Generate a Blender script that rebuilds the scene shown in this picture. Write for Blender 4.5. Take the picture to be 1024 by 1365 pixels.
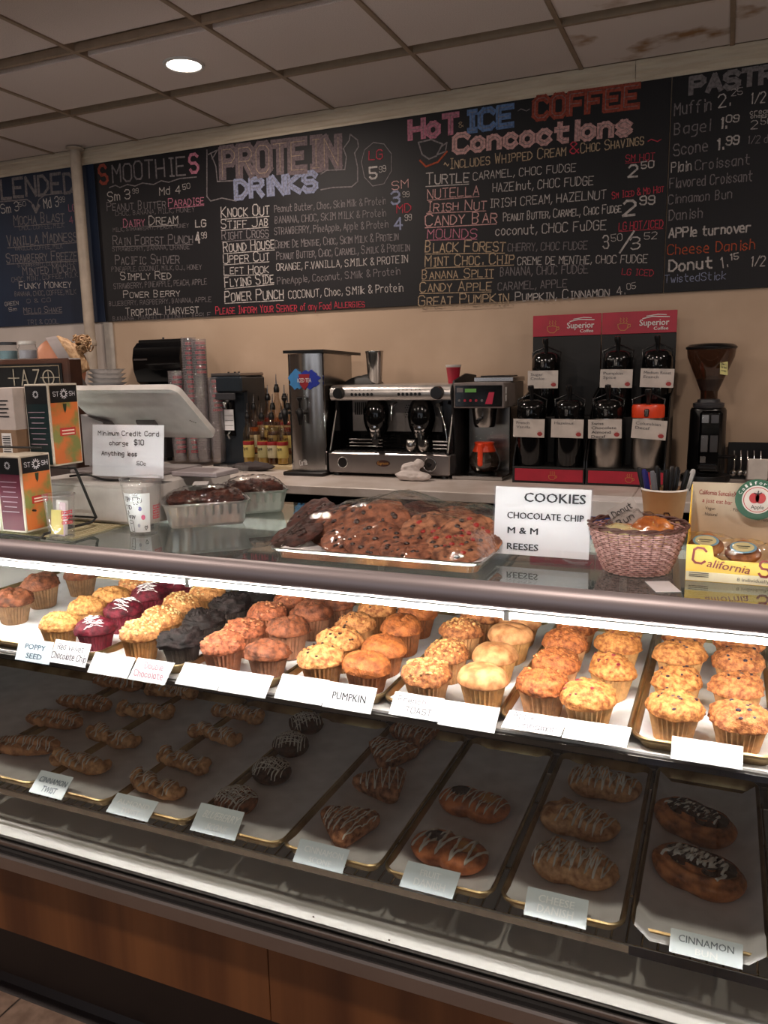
import bpy, bmesh, math, random
from math import sin, cos, pi, radians, sqrt, atan2
from mathutils import Vector, Matrix, Euler, noise
from mathutils.bvhtree import BVHTree
for o in list(bpy.data.objects): bpy.data.objects.remove(o)
SC = bpy.context.scene; COL = SC.collection
random.seed(7)
# ------------------------------------------------------------------ camera
CAM_Z = 1.46; FPX = 1067.0
_y, _p, _r = radians(23.1), radians(10.1), radians(-1.1)
CF = Vector((-sin(_y)*cos(_p), cos(_y)*cos(_p), -sin(_p)))
_R = Vector((cos(_y), sin(_y), 0)); _U = _R.cross(CF)
CR = _R*cos(_r)+_U*sin(_r); CU = -_R*sin(_r)+_U*cos(_r)
cam = bpy.data.objects.new('camera', bpy.data.cameras.new('camera')); COL.objects.link(cam)
cam.data.sensor_fit = 'HORIZONTAL'; cam.data.sensor_width = 36; cam.data.lens = 36*FPX/1024
cam.data.clip_start = .02
cam.matrix_world = Matrix(((CR.x, CU.x, -CF.x, 0), (CR.y, CU.y, -CF.y, 0), (CR.z, CU.z, -CF.z, CAM_Z), (0, 0, 0, 1)))
SC.camera = cam
# measured photo position -> point on a real plane of the room
def ray(px, py): return CF+CR*((px-512)/FPX)-CU*((py-682.5)/FPX)
def on_level(px, py, z): d = ray(px, py); p = d*((z-CAM_Z)/d.z); p.z += CAM_Z; return p
def on_depth(px, py, y): d = ray(px, py); p = d*(y/d.y); p.z += CAM_Z; return p
# ------------------------------------------------------------------ world, exposure, lamps
CEIL = 2.743; WALL = 3.88; GLASS = 1.10; COUNTER = .965
w = bpy.data.worlds.new('world'); SC.world = w; w.use_nodes = True
w.node_tree.nodes['Background'].inputs[0].default_value = (.9, .8, .72, 1)
w.node_tree.nodes['Background'].inputs[1].default_value = .03
SC.view_settings.view_transform = 'Standard'; SC.view_settings.look = 'None'
SC.view_settings.gamma = 1; SC.view_settings.use_curve_mapping = False
SC.view_settings.exposure = 0.0
LAMP_W = 22.0; LAMP_COL = (1.0, .84, .72); STRIP_L = 168.0
LAMPS = [(-2.18, 3.05), (-4.62, 2.44), (-2.18, .61), (-.35, .61), (1.48, 2.44), (-4.0, .61), (1.48, .61)]
def area(name, loc, size, watts, col, rot=(0, 0, 0), shape='DISK', sy=None, spread=None):
    l = bpy.data.lights.new(name, 'AREA'); l.shape = shape; l.size = size; l.energy = watts; l.color = col
    if sy: l.size_y = sy
    if spread: l.spread = spread
    o = bpy.data.objects.new(name, l); COL.objects.link(o); o.location = loc; o.rotation_euler = rot; return o
area('added_cool_fill', (-1.5, -3.45, 1.5), 5.5, 30, (.86, .9, 1.0), (radians(90), 0, 0), 'RECTANGLE', 2.0)  # unseen cool fill, added to lift the walls, ceiling and case front
for x, y in LAMPS: area('downlight_lamp', (x, y, CEIL-.02), .13, LAMP_W, LAMP_COL)
try: SC.cycles.transparent_max_bounces = 32; SC.cycles.max_bounces = 8
except Exception: pass
# ------------------------------------------------------------------ materials
def lin(c): return tuple(((v/255)/12.92 if v/255 <= .04045 else ((v/255+.055)/1.055)**2.4) for v in c)+(1,)
MATS = {}
def mat(name, rgb, rough=.5, metal=0, rgb2=None, scale=20, contrast=(.4, .6), bump=0, bscale=None, emit=None, spec=None, coat=0, stretch=None, detail=4):
    if name in MATS: return MATS[name]
    m = bpy.data.materials.new(name); m.use_nodes = True; nt = m.node_tree; b = nt.nodes['Principled BSDF']
    b.inputs['Base Color'].default_value = lin(rgb); b.inputs['Roughness'].default_value = rough; b.inputs['Metallic'].default_value = metal
    if spec is not None: b.inputs['Specular IOR Level'].default_value = spec
    if coat: b.inputs['Coat Weight'].default_value = coat; b.inputs['Coat Roughness'].default_value = .08
    tc = nt.nodes.new('ShaderNodeTexCoord'); mp = nt.nodes.new('ShaderNodeMapping'); nt.links.new(tc.outputs['Object'], mp.inputs[0])
    if stretch: mp.inputs['Scale'].default_value = stretch
    if rgb2 is None:
        rgb2 = tuple(v*.9 for v in rgb); contrast = (.3, .7)
    n = nt.nodes.new('ShaderNodeTexNoise'); n.inputs['Scale'].default_value = scale; n.inputs['Detail'].default_value = detail
    nt.links.new(mp.outputs[0], n.inputs['Vector'])
    r = nt.nodes.new('ShaderNodeValToRGB'); r.color_ramp.elements[0].position = contrast[0]; r.color_ramp.elements[1].position = contrast[1]
    r.color_ramp.elements[0].color = lin(rgb2); r.color_ramp.elements[1].color = lin(rgb)
    nt.links.new(n.outputs['Fac'], r.inputs[0]); nt.links.new(r.outputs[0], b.inputs['Base Color'])
    if bump:
        n2 = nt.nodes.new('ShaderNodeTexNoise'); n2.inputs['Scale'].default_value = bscale or scale*3; n2.inputs['Detail'].default_value = 5
        nt.links.new(mp.outputs[0], n2.inputs['Vector'])
        bp = nt.nodes.new('ShaderNodeBump'); bp.inputs['Strength'].default_value = bump; bp.inputs['Distance'].default_value = .002
        nt.links.new(n2.outputs['Fac'], bp.inputs['Height']); nt.links.new(bp.outputs[0], b.inputs['Normal'])
    if emit:
        b.inputs['Emission Color'].default_value = lin(emit[0]); b.inputs['Emission Strength'].default_value = emit[1]
    MATS[name] = m; return m
def clear(name, tint=(255, 255, 255), gloss=.04, ior=1.5, rough=.02, body=0, body_rgb=(220, 220, 220), bump=0, bscale=30):
    """thin clear sheet: see-through, mirrored by fresnel, optionally hazy"""
    if name in MATS: return MATS[name]
    m = bpy.data.materials.new(name); m.use_nodes = True; nt = m.node_tree; nt.nodes.clear()
    out = nt.nodes.new('ShaderNodeOutputMaterial'); tr = nt.nodes.new('ShaderNodeBsdfTransparent'); gl = nt.nodes.new('ShaderNodeBsdfGlossy')
    tr.inputs[0].default_value = lin(tint); gl.inputs['Roughness'].default_value = rough
    fr = nt.nodes.new('ShaderNodeLayerWeight'); fr.inputs[0].default_value = .5
    pw = nt.nodes.new('ShaderNodeMath'); pw.operation = 'POWER'; pw.inputs[1].default_value = 4.2; nt.links.new(fr.outputs['Facing'], pw.inputs[0])
    f0 = ((ior-1)/(ior+1))**2+gloss
    ad = nt.nodes.new('ShaderNodeMath'); ad.operation = 'MULTIPLY_ADD'; ad.use_clamp = True; ad.inputs[1].default_value = 1-f0; ad.inputs[2].default_value = f0
    nt.links.new(pw.outputs[0], ad.inputs[0])
    mx = nt.nodes.new('ShaderNodeMixShader'); nt.links.new(ad.outputs[0], mx.inputs[0]); nt.links.new(tr.outputs[0], mx.inputs[1]); nt.links.new(gl.outputs[0], mx.inputs[2])
    last = mx
    if body:
        df = nt.nodes.new('ShaderNodeBsdfDiffuse'); df.inputs[0].default_value = lin(body_rgb)
        m2 = nt.nodes.new('ShaderNodeMixShader'); m2.inputs[0].default_value = body
        nt.links.new(mx.outputs[0], m2.inputs[1]); nt.links.new(df.outputs[0], m2.inputs[2]); last = m2
    if bump:
        tc = nt.nodes.new('ShaderNodeTexCoord'); n2 = nt.nodes.new('ShaderNodeTexNoise'); n2.inputs['Scale'].default_value = bscale; n2.inputs['Detail'].default_value = 4
        nt.links.new(tc.outputs['Object'], n2.inputs['Vector']); bp = nt.nodes.new('ShaderNodeBump'); bp.inputs['Strength'].default_value = bump; bp.inputs['Distance'].default_value = .01
        nt.links.new(n2.outputs['Fac'], bp.inputs['Height']); nt.links.new(bp.outputs[0], gl.inputs['Normal']); nt.links.new(bp.outputs[0], fr.inputs['Normal'])
    nt.links.new(last.outputs[0], out.inputs[0]); MATS[name] = m; return m
def wood(name, a, b, scale=6, stretch=(1, 1, .06), rough=.45):
    m = mat(name, a, rough, rgb2=b, scale=scale, contrast=(.35, .65), bump=.15, bscale=scale*6, stretch=stretch, detail=8); return m
M = dict(
 alu=mat('brushed_aluminium', (165, 158, 156), .32, 1, scale=4, bump=.03, bscale=300),
 steel=mat('stainless_steel', (190, 186, 182), .22, 1, scale=6), dsteel=mat('dark_steel', (110, 106, 104), .3, 1),
 chrome=mat('chrome', (215, 215, 215), .08, 1), white=mat('white_plastic', (214, 208, 204), .35), offw=mat('off_white_laminate', (205, 198, 192), .4),
 card=mat('white_card', (238, 238, 240), .42, scale=3, rgb2=(230, 230, 234)), paper=mat('white_paper', (226, 222, 220), .7),
 black=mat('black_plastic', (16, 15, 16), .3), mblack=mat('matte_black', (20, 18, 18), .6), gblack=mat('gloss_black', (9, 9, 10), .12),
 dgrey=mat('dark_grey_plastic', (52, 52, 56), .4), grey=mat('grey_plastic', (110, 106, 106), .5),
 red=mat('red_print', (172, 30, 52), .45), ink=mat('black_ink', (24, 22, 26), .6), gold=mat('gold_print', (196, 142, 70), .5),
 orange=mat('orange_plastic', (236, 72, 34), .35), pan=mat('baked_pan', (188, 164, 124), .34, .9, rgb2=(118, 92, 60), scale=14, contrast=(.3, .7)),
 liner=mat('pan_liner_paper', (232, 228, 230), .6), icing=mat('white_icing', (236, 226, 214), .35), bicing=mat('bright_icing', (246, 242, 240), .4),
 foil=mat('aluminium_foil', (222, 222, 222), .28, .8, bump=.6, bscale=60), brown=mat('brown_cardboard', (134, 106, 82), .7),
)
# ------------------------------------------------------------------ mesh collector
class G:
    def __init__(s): s.v = []; s.f = []; s.mi = []; s.cur = 0; s.T = Matrix()
    def add(s, vs, fs):
        n = len(s.v); T = s.T
        s.v += [tuple(T @ Vector(p)) for p in vs]; s.f += [tuple(i+n for i in f) for f in fs]; s.mi += [s.cur]*len(fs); return s
    def box(s, x0, x1, y0, y1, z0, z1, bev=0):
        if bev <= 0:
            return s.add([(x0,y0,z0),(x1,y0,z0),(x1,y1,z0),(x0,y1,z0),(x0,y0,z1),(x1,y0,z1),(x1,y1,z1),(x0,y1,z1)],
                     [(0,3,2,1),(4,5,6,7),(0,1,5,4),(1,2,6,5),(2,3,7,6),(3,0,4,7)])
        b = min(bev, (x1-x0)*.49, (y1-y0)*.49, (z1-z0)*.49)
        import itertools
        vs = []; idx = {}
        for sx, sy, sz in itertools.product((0, 1), repeat=3):
            cx, cy, cz = (x0, x1)[sx], (y0, y1)[sy], (z0, z1)[sz]
            ix, iy, iz = cx+(b, -b)[sx], cy+(b, -b)[sy], cz+(b, -b)[sz]
            for a, p in enumerate(((cx, iy, iz), (ix, cy, iz), (ix, iy, cz))): idx[(sx, sy, sz, a)] = len(vs); vs.append(p)
        fs = []; c = ((x0+x1)/2, (y0+y1)/2, (z0+z1)/2)
        def q(l):
            l = [idx[k] for k in l]; P = [Vector(vs[i]) for i in l]
            n = (P[1]-P[0]).cross(P[2]-P[0]); m = sum(P, Vector())/len(P)-Vector(c)
            fs.append(tuple(l) if n.dot(m) > 0 else tuple(reversed(l)))
        for a in range(3):
            o = [k for k in range(3) if k != a]
            for sa in (0, 1):
                r = []
                for p, t in ((0, 0), (1, 0), (1, 1), (0, 1)):
                    k = [0, 0, 0]; k[a] = sa; k[o[0]] = p; k[o[1]] = t; r.append((*k, a))
                q(r)
            for p in (0, 1):
                for t in (0, 1):
                    k0 = [0, 0, 0]; k0[o[0]] = p; k0[o[1]] = t; k1 = list(k0); k1[a] = 1
                    q([(*k0, o[0]), (*k0, o[1]), (*k1, o[1]), (*k1, o[0])])
        for k in itertools.product((0, 1), repeat=3): q([(*k, 0), (*k, 1), (*k, 2)])
        return s.add(vs, fs)
    def lathe(s, prof, n=28, c=(0, 0), sx=1, sy=1, fn=None):
        vs = []; fs = []
        for k, (r, z) in enumerate(prof):
            for i in range(n):
                a = 2*pi*i/n; rr = r*(fn(a, k) if fn else 1); vs.append((c[0]+rr*cos(a)*sx, c[1]+rr*sin(a)*sy, z))
        for k in range(len(prof)-1):
            for i in range(n): j = (i+1) % n; fs.append((k*n+i, k*n+j, (k+1)*n+j, (k+1)*n+i))
        if prof[0][0] > 1e-6: fs.append(tuple(reversed(range(n))))
        if prof[-1][0] > 1e-6: fs.append(tuple((len(prof)-1)*n+i for i in range(n)))
        return s.add(vs, fs)
    def shell(s, prof, n=28, c=(0, 0), fn=None):  # open lathe, no caps
        s.lathe(prof, n, c, fn=fn)
        if prof[0][0] > 1e-6: i = -2 if prof[-1][0] > 1e-6 else -1; del s.f[i]; del s.mi[i]
        if prof[-1][0] > 1e-6: del s.f[-1]; del s.mi[-1]
        return s
    def tube(s, pts, r, n=8, closed=False, cap=True, flat=1):
        P = [Vector(p) for p in pts]; m = len(P); vs = []; fs = []; up = None
        for k in range(m):
            t = (P[(k+1) % m]-P[k-1]) if closed else (P[min(k+1, m-1)]-P[max(k-1, 0)])
            if t.length < 1e-9: t = Vector((0, 0, 1))
            t.normalize()
            if up is None: up = t.orthogonal().normalized()
            up = (up-t*up.dot(t)); up = up.normalized() if up.length > 1e-6 else t.orthogonal().normalized()
            sd = t.cross(up); rr = r[k] if isinstance(r, (list, tuple)) else r
            for i in range(n): a = 2*pi*i/n; vs.append(P[k]+up*cos(a)*rr+sd*sin(a)*rr*flat)
        for k in range(m if closed else m-1):
            k2 = (k+1) % m
            for i in range(n): j = (i+1) % n; fs.append((k*n+i, k*n+j, k2*n+j, k2*n+i))
        if cap and not closed: fs.append(tuple(reversed(range(n)))); fs.append(tuple((m-1)*n+i for i in range(n)))
        return s.add(vs, fs)
    def cyl(s, a, b, r, n=20, r2=None): return s.tube([a, b], [r, r if r2 is None else r2], n)
    def ball(s, c, r, nu=12, nv=8, sc=(1, 1, 1)):
        vs = [(c[0], c[1], c[2]-r*sc[2])]; fs = []
        for k in range(1, nv):
            p = -pi/2+pi*k/nv
            for i in range(nu): a = 2*pi*i/nu; vs.append((c[0]+r*sc[0]*cos(p)*cos(a), c[1]+r*sc[1]*cos(p)*sin(a), c[2]+r*sc[2]*sin(p)))
        vs.append((c[0], c[1], c[2]+r*sc[2])); L = len(vs)-1
        for i in range(nu):
            j = (i+1) % nu; fs.append((0, 1+j, 1+i)); fs.append((L, L-nu+i, L-nu+j))
            for k in range(nv-2): fs.append((1+k*nu+i, 1+k*nu+j, 1+(k+1)*nu+j, 1+(k+1)*nu+i))
        return s.add(vs, fs)
    def prism(s, pts, d):  # pts outline, d = extrusion vector
        n = len(pts); d = Vector(d); P = [Vector(p) for p in pts]
        nn = Vector()
        for i in range(n): nn += P[i].cross(P[(i+1) % n])
        if nn.dot(d) > 0: P.reverse()
        return s.add(P+[p+d for p in P], [tuple(range(n)), tuple(reversed(range(n, 2*n)))]+[(i, i+n, (i+1) % n+n, (i+1) % n) for i in range(n)])
    def build(s, name, m, parent=None, smooth=False, loc=None):
        me = bpy.data.meshes.new(name); me.from_pydata([tuple(p) for p in s.v], [], s.f)
        for k in (m if isinstance(m, (list, tuple)) else [m]): me.materials.append(k)
        if any(s.mi): me.polygons.foreach_set('material_index', s.mi)
        if smooth:
            me.polygons.foreach_set('use_smooth', [True]*len(me.polygons))
            try: me.set_sharp_from_angle(angle=radians(50 if smooth is True else smooth))
            except Exception: pass
        me.update(); o = bpy.data.objects.new(name, me); COL.objects.link(o)
        if parent: o.parent = parent
        if loc is not None: o.location = loc
        return o
def thing(name, label, cat, loc=(0, 0, 0), rz=0, group=None):
    o = bpy.data.objects.new(name, None); COL.objects.link(o); o.location = loc; o.rotation_euler = (0, 0, rz); o.empty_display_size = .05
    o['label'] = label; o['category'] = cat
    if group: o['group'] = group
    return o
def tag(o, label, cat, group=None):
    o['label'] = label; o['category'] = cat
    if group: o['group'] = group
    return o
def struct(o): o['kind'] = 'structure'; return o
def lab(o, l): o['label'] = l; return o
def copy_tree(o, parent=None):
    c = o.copy(); COL.objects.link(c)
    if parent: c.parent = parent
    for ch in list(o.children): copy_tree(ch, c)
    return c
def bake(o):
    me = bpy.data.meshes.new_from_object(o.evaluated_get(bpy.context.evaluated_depsgraph_get())); o.modifiers.clear(); o.data = me
    bm = bmesh.new(); bm.from_mesh(me); seen = set(); isl = []   # keep only the outer skin, drop enclosed pockets
    for v in bm.verts:
        if v in seen: continue
        st = [v]; seen.add(v); part = []
        while st:
            q = st.pop(); part.append(q)
            for e in q.link_edges:
                w_ = e.other_vert(q)
                if w_ not in seen: seen.add(w_); st.append(w_)
        isl.append(part)
    isl.sort(key=len)
    bmesh.ops.delete(bm, geom=[v for p in isl[:-1] for v in p], context='VERTS'); bm.to_mesh(me); bm.free(); return o
def box(name, m, b, parent=None, bev=.002, loc=None): return G().box(*b, bev=bev).build(name, m, parent, loc=loc)
# ------------------------------------------------------------------ lettering
GL = {'A':'00-26-40,12-32','B':'00-06-26-35-34-23-03,23-32-31-20-00','C':'45-36-16-05-01-10-30-41','D':'00-06-26-44-42-20-00','E':'40-00-06-46,03-33','F':'00-06-46,03-33',
'G':'45-36-16-05-01-10-30-41-43-23','H':'00-06,40-46,03-43','I':'20-26,16-36,10-30','J':'46-41-30-10-01','K':'00-06,46-03-40','L':'06-00-40','M':'00-06-23-46-40','N':'00-06-40-46',
'O':'10-01-05-16-36-45-41-30-10','P':'00-06-36-45-44-33-03','Q':'10-01-05-16-36-45-41-30-10,22-40','R':'00-06-36-45-44-33-03,23-40','S':'45-36-16-05-04-13-33-42-41-30-10-01','T':'06-46,26-20',
'U':'06-01-10-30-41-46','V':'06-20-46','W':'06-10-24-30-46','X':'00-46,06-40','Y':'06-23-46,23-20','Z':'06-46-00-40','0':'10-01-05-16-36-45-41-30-10','1':'15-26-20','2':'05-16-36-45-44-00-40',
'3':'05-16-36-45-44-33-13,33-42-41-30-10-01','4':'30-36-02-42','5':'46-06-03-33-42-41-30-10-01','6':'45-36-16-05-01-10-30-41-42-33-03','7':'06-46-10','8':'13-04-05-16-36-45-44-33-13-02-01-10-30-41-42-33',
'9':'01-10-30-41-45-36-16-05-04-13-43','&':'40-05-16-26-35-02-01-10-20-42','.':'10-11','~':'03-14-32-43','$':'45-36-16-05-04-13-33-42-41-30-10-01,27-2a',',':'11-0a','/':'00-46','-':'13-33',"'":'26-24','!':'26-22,21-20',
'a':'34-14-03-01-10-31,34-30','b':'06-00-20-31-33-24-04','c':'33-24-14-03-01-10-20-31','d':'36-30-10-01-03-14-34','e':'02-32-33-24-14-03-01-10-30','f':'36-26-15-10,04-24','g':'34-14-03-02-11-31,34-3a-2b-0b',
'h':'06-00,04-24-33-30','i':'14-10,16-15','j':'14-1b-0b,16-15','k':'06-00,34-02-30','l':'16-10','m':'00-04,03-14-23-20,23-34-43-40','n':'00-04,03-14-24-33-30','o':'10-01-03-14-24-33-31-20-10','p':'0b-04-24-33-31-20-00',
'q':'3b-34-14-03-01-10-30','r':'00-04,03-14-34','s':'33-24-14-03-12-22-31-20-10-01','t':'16-11-20-30,04-34','u':'04-01-10-20-31,34-30','v':'04-20-44','w':'04-10-23-30-44','x':'04-30,00-34','y':'04-20,44-1b','z':'04-34-00-30',
'c|':'33-24-14-03-01-10-20-31'}
WID = {'.':2, ',':2, 'i':2.2, 'l':2.2, 'I':4.4, "'":2, ' ':3.2, '1':4, '!':2.4}
def gw(ch): return WID.get(ch, 5.4 if (ch.isupper() or ch.isdigit()) else 4.7)
_rl = [0]
def ribbon(g, a, b, w, nrm):
    _rl[0] = (_rl[0]+1) % 40; a = a+nrm*(_rl[0]*.00001); b = b+nrm*(_rl[0]*.00001)
    d = b-a
    if d.length < 1e-6: return
    d.normalize(); s = nrm.cross(d)*w*.5; e = d*w*.35
    g.add([a-e-s, b+e-s, b+e+s, a-e+s], [(0, 1, 2, 3)])
def scribe(g, text, p0, p1, h, nrm, wd=None, caps=False, jit=.04, under=False, rnd=random):
    """hand lettering from p0 to p1 (baseline), cap height h, drawn in strokes on a plane"""
    p0 = Vector(p0); p1 = Vector(p1); u = (p1-p0); L = u.length; u.normalize(); nrm = Vector(nrm).normalized(); up = nrm.cross(u).normalized()
    wd = wd or h*.11
    items = []; x = 0; first = True
    for ch in text:
        sc = 1.0
        if caps and ch.isalpha():
            sc = 1.0 if first else .78
            first = False
        if ch == ' ': first = True
        c = ch.upper() if caps else ch
        items.append((c, x, sc)); x += gw(c)*sc
    k = L/max(x-1.2, 1)
    lift = nrm*.0008
    for c, x, sc in items:
        if c not in GL: continue
        dj = rnd.uniform(-jit, jit)*h
        for st in GL[c].split(','):
            pts = []
            for q in st.split('-'):
                a = int(q[0]); b = {'a': -1, 'b': -2}.get(q[1]); b = int(q[1]) if b is None else b
                pts.append(p0+u*((x+a*sc)*k)+up*((b*sc/6)*h+dj)+lift+u*rnd.uniform(-jit, jit)*h*.5+up*rnd.uniform(-jit, jit)*h*.5)
            for i in range(len(pts)-1): ribbon(g, pts[i], pts[i+1], wd, nrm)
    if under: ribbon(g, p0-up*h*.18+lift, p1-up*h*.16+lift, wd*.8, nrm)
def scribble(g, pts, w, nrm, lift=.0008):
    P = [Vector(p)+Vector(nrm)*lift for p in pts]
    for i in range(len(P)-1): ribbon(g, P[i], P[i+1], w, Vector(nrm))
_fc = {}
def font_mesh(text, bold):
    if (text, bold) in _fc: return _fc[(text, bold)]
    cu = bpy.data.curves.new('t', 'FONT'); cu.body = text; cu.resolution_u = 2; cu.offset = 0
    o = bpy.data.objects.new('t', cu); COL.objects.link(o); bpy.context.view_layer.update()
    me = bpy.data.meshes.new_from_object(o.evaluated_get(bpy.context.evaluated_depsgraph_get()))
    r = ([tuple(v.co) for v in me.vertices], [tuple(p.vertices) for p in me.polygons])
    bpy.data.objects.remove(o); bpy.data.meshes.remove(me); _fc[(text, bold)] = r; return r
def print_text(g, text, p0, p1, h, nrm, bold=.0, lift=.0006, shear=0):
    vs, fs = font_mesh(text, 0)
    if not vs: return
    x0 = min(v[0] for v in vs); x1 = max(v[0] for v in vs); p0 = Vector(p0); p1 = Vector(p1); u = p1-p0; k = u.length/(x1-x0); u.normalize()
    nrm = Vector(nrm).normalized(); up = nrm.cross(u).normalized(); kh = h/.72
    for q, dx in enumerate((0, bold*.9, -bold*.9) if bold else (0,)):  # bold = the same letters struck again a hair aside
        g.add([p0+u*((v[0]-x0+dx)*k+shear*v[1]*kh)+up*(v[1]*kh+(dx*.4*kh))+nrm*(lift+q*.00006) for v in vs], fs)
NF = Vector((0, -1, 0))
# ------------------------------------------------------------------ room shell
wall_m = mat('beige_wall_paint', (184, 160, 138), .8, rgb2=(174, 150, 128), scale=2.5, bump=.1, bscale=60)
wallw_m = mat('grey_white_wall_paint', (186, 176, 170), .8, rgb2=(176, 166, 160), scale=2.5)
side_m = mat('room_wall_paint', (96, 80, 70), .8)
tile_m = mat('ceiling_tile', (214, 200, 194), .9, rgb2=(198, 184, 178), scale=260, contrast=(.35, .6), bump=.5, bscale=400)
grid_m = mat('ceiling_grid_metal', (150, 128, 108), .6)
trim_m = mat('cream_trim', (198, 184, 164), .5, rgb2=(186, 170, 150), scale=5, stretch=(1, 1, 12))
X0, X1, Y0 = -6.2, 3.2, -3.6
struct(box('wall_back', wall_m, (-3.42, X1, WALL, WALL+.12, 0, CEIL+.1), bev=0))
struct(box('wall_back_left', wallw_m, (X0, -3.42, WALL, WALL+.12, 0, CEIL+.1), bev=0))
struct(box('wall_left', side_m, (X0-.1, X0, Y0, WALL+.12, 0, CEIL+.1), bev=0))
struct(box('wall_right', side_m, (X1, X1+.1, Y0, WALL+.12, 0, CEIL+.1), bev=0))
struct(box('wall_front', side_m, (X0, X1, Y0-.1, Y0, 0, CEIL+.1), bev=0))
floor_m = mat('floor_tile', (132, 110, 96), .45, rgb2=(104, 84, 72), scale=30, contrast=(.35, .65))
fl = struct(box('floor', mat('floor_grout', (60, 50, 45), .8), (X0, X1, Y0, WALL+.1, -.1, -.003), bev=0))
ft = G().box(0, .3, 0, .3, -.002, 0, bev=.0015).build('floor_tile', floor_m, fl); ft.location = (-3.0, .9, 0)
for i in range(14):
    for j in range(7):
        if i == j == 0: continue
        o = ft.copy(); COL.objects.link(o); o.location = (-3.0+i*.305, .9-j*.305, 0)
# ceiling: slab, runners, tiles as pieces
ce = struct(box('ceiling', grid_m, (X0, X1, Y0, WALL+.1, CEIL+.03, CEIL+.1), bev=0))
P = .6096; gx = [-1.878+P*n for n in range(-7, 9)]; gy = [3.357-P*n for n in range(0, 11)]
for x in gx: box('main_runner', grid_m, (x-.0095, x+.0095, Y0, WALL, CEIL-.004, CEIL+.028), ce, .001)
for y in gy: box('cross_runner', grid_m, (X0, X1, y-.0095, y+.0095, CEIL-.0035, CEIL+.027), ce, .001)
hole = G(); n = 24
sq = [(-.296, -.296), (.296, -.296), (.296, .296), (-.296, .296)]
tg = G().box(-.3005, .3005, -.3005, .3005, 0, .02, bev=.003).build('ceiling_tile', tile_m, ce); tg.location = (gx[0]+P/2, gy[1]+P/2-P, CEIL+.003)
stain_m = mat('stained_ceiling_tile', (214, 200, 194), .9, rgb2=(150, 112, 76), scale=3.0, contrast=(.38, .46))
first = True
for i, x in enumerate(gx[:-1]):
    for j in range(-1, len(gy)-1):
        yy = gy[j+1]+P/2 if j >= 0 else gy[0]+P/2
        if first: o = tg; first = False
        else: o = tg.copy(); COL.objects.link(o)
        o.location = (x+P/2, yy, CEIL+.003)
        if j == -1: o.scale = (1, .80, 1); o.location.y = (gy[0]+WALL)/2-.005
        if abs(x+.049) < .7 and j in (-1, 0) and x > -.7:
            o.data = o.data.copy(); o.data.materials[0] = stain_m; lab(o, 'ceiling tile with brown water stain')
# crown moulding, pieces with a joint
cp = [(WALL-.001, CEIL-.001), (WALL-.03, CEIL-.001), (WALL-.03, CEIL-.016), (WALL-.024, CEIL-.022), (WALL-.024, CEIL-.045), (WALL-.018, CEIL-.05), (WALL-.018, CEIL-.066), (WALL-.012, CEIL-.072), (WALL-.012, CEIL-.083), (WALL-.001, CEIL-.083)]
xj = -.43
for k, (a, b) in enumerate(((X0, xj-.001), (xj+.001, X1))): struct(G().prism([(a, y, z) for y, z in cp], (b-a, 0, 0)).build('trim_%d' % (k+1), trim_m))
# left wall strip under the boards and corner strip
struct(box('trim_3', mat('pale_corner_strip', (176, 168, 160), .6), (-3.45, -3.385, WALL-.012, WALL-.001, .9, 1.765), bev=.002))
# downlights
def downlight(x, y, label):
    t = thing('recessed_downlight', label, 'ceiling light', (x, y, CEIL-.004), group='recessed downlights')
    G().shell([(.078, -.004), (.086, -.003), (.088, .004), (.086, .0055), (.07, .0055), (.072, -.002), (.078, -.004)], 32).build('trim_ring', M['white'], t, True)
    G().lathe([(0, .0), (.074, .0), (.074, .003), (0, .003)], 32).build('lens', mat('lit_lamp_lens', (255, 248, 240), .5, emit=((255, 244, 232), 9)), t)
for k, (x, y) in enumerate(LAMPS):
    downlight(x, y, 'round lit recessed ceiling light above the chalkboards, the one lamp in view' if k == 0 else 'round lit recessed ceiling light outside the picture, '+('far left', 'behind the navy board side', 'straight ahead of the register', 'above the case, right of centre', 'at the right wall end', 'front left corner', 'front right')[k])
# pole
pg = G(); a = Vector((-3.49, WALL-.075, CEIL)); b = Vector((-3.51, WALL-.075, 0))
t = thing('support_pipe', 'off-white vertical pipe running past the chalkboards to the ceiling', 'pipe', (-3.5, WALL-.075, 0))
G().cyl((0, 0, .9655), (.0, 0, CEIL-.003), .031, 20).build('pipe', mat('painted_pipe', (182, 166, 150), .5), t, True)
G().lathe([(.031, 1.63), (.036, 1.635), (.036, 1.66), (.031, 1.665)], 20).build('joint_collar', mat('painted_pipe', 0), t, True)
G().lathe([(.031, CEIL-.02), (.05, CEIL-.012), (.05, CEIL-.005)], 20).build('ceiling_flange', mat('painted_pipe', 0), t, True)
# ------------------------------------------------------------------ chalkboards
BF = WALL-.013
def W(px, py): p = on_depth(px, py, BF-.0006); return p
chalk = {k: mat('chalk_'+k, tuple(v*.86 for v in c), .95, rgb2=tuple(v*.60 for v in c), scale=90, contrast=(.3, .6)) for k, c in dict(white=(205, 196, 192), dim=(138, 130, 132), pink=(206, 128, 150), red=(208, 62, 82), grey=(124, 108, 112), blue=(104, 134, 184), brown=(168, 74, 56), rose=(222, 172, 168), tan=(196, 170, 140), paleblue=(150, 156, 186), orange=(190, 84, 50)).items()}
board_m = mat('black_chalkboard', (15, 14, 17), .6, spec=.3, rgb2=(24, 22, 26), scale=1.8, contrast=(.35, .75), detail=8)
navy_m = mat('navy_chalkboard', (22, 29, 46), .6, spec=.3, rgb2=(32, 44, 66), scale=1.8, contrast=(.3, .7), detail=8)
ZB, ZT = 1.772, 2.659
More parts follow.
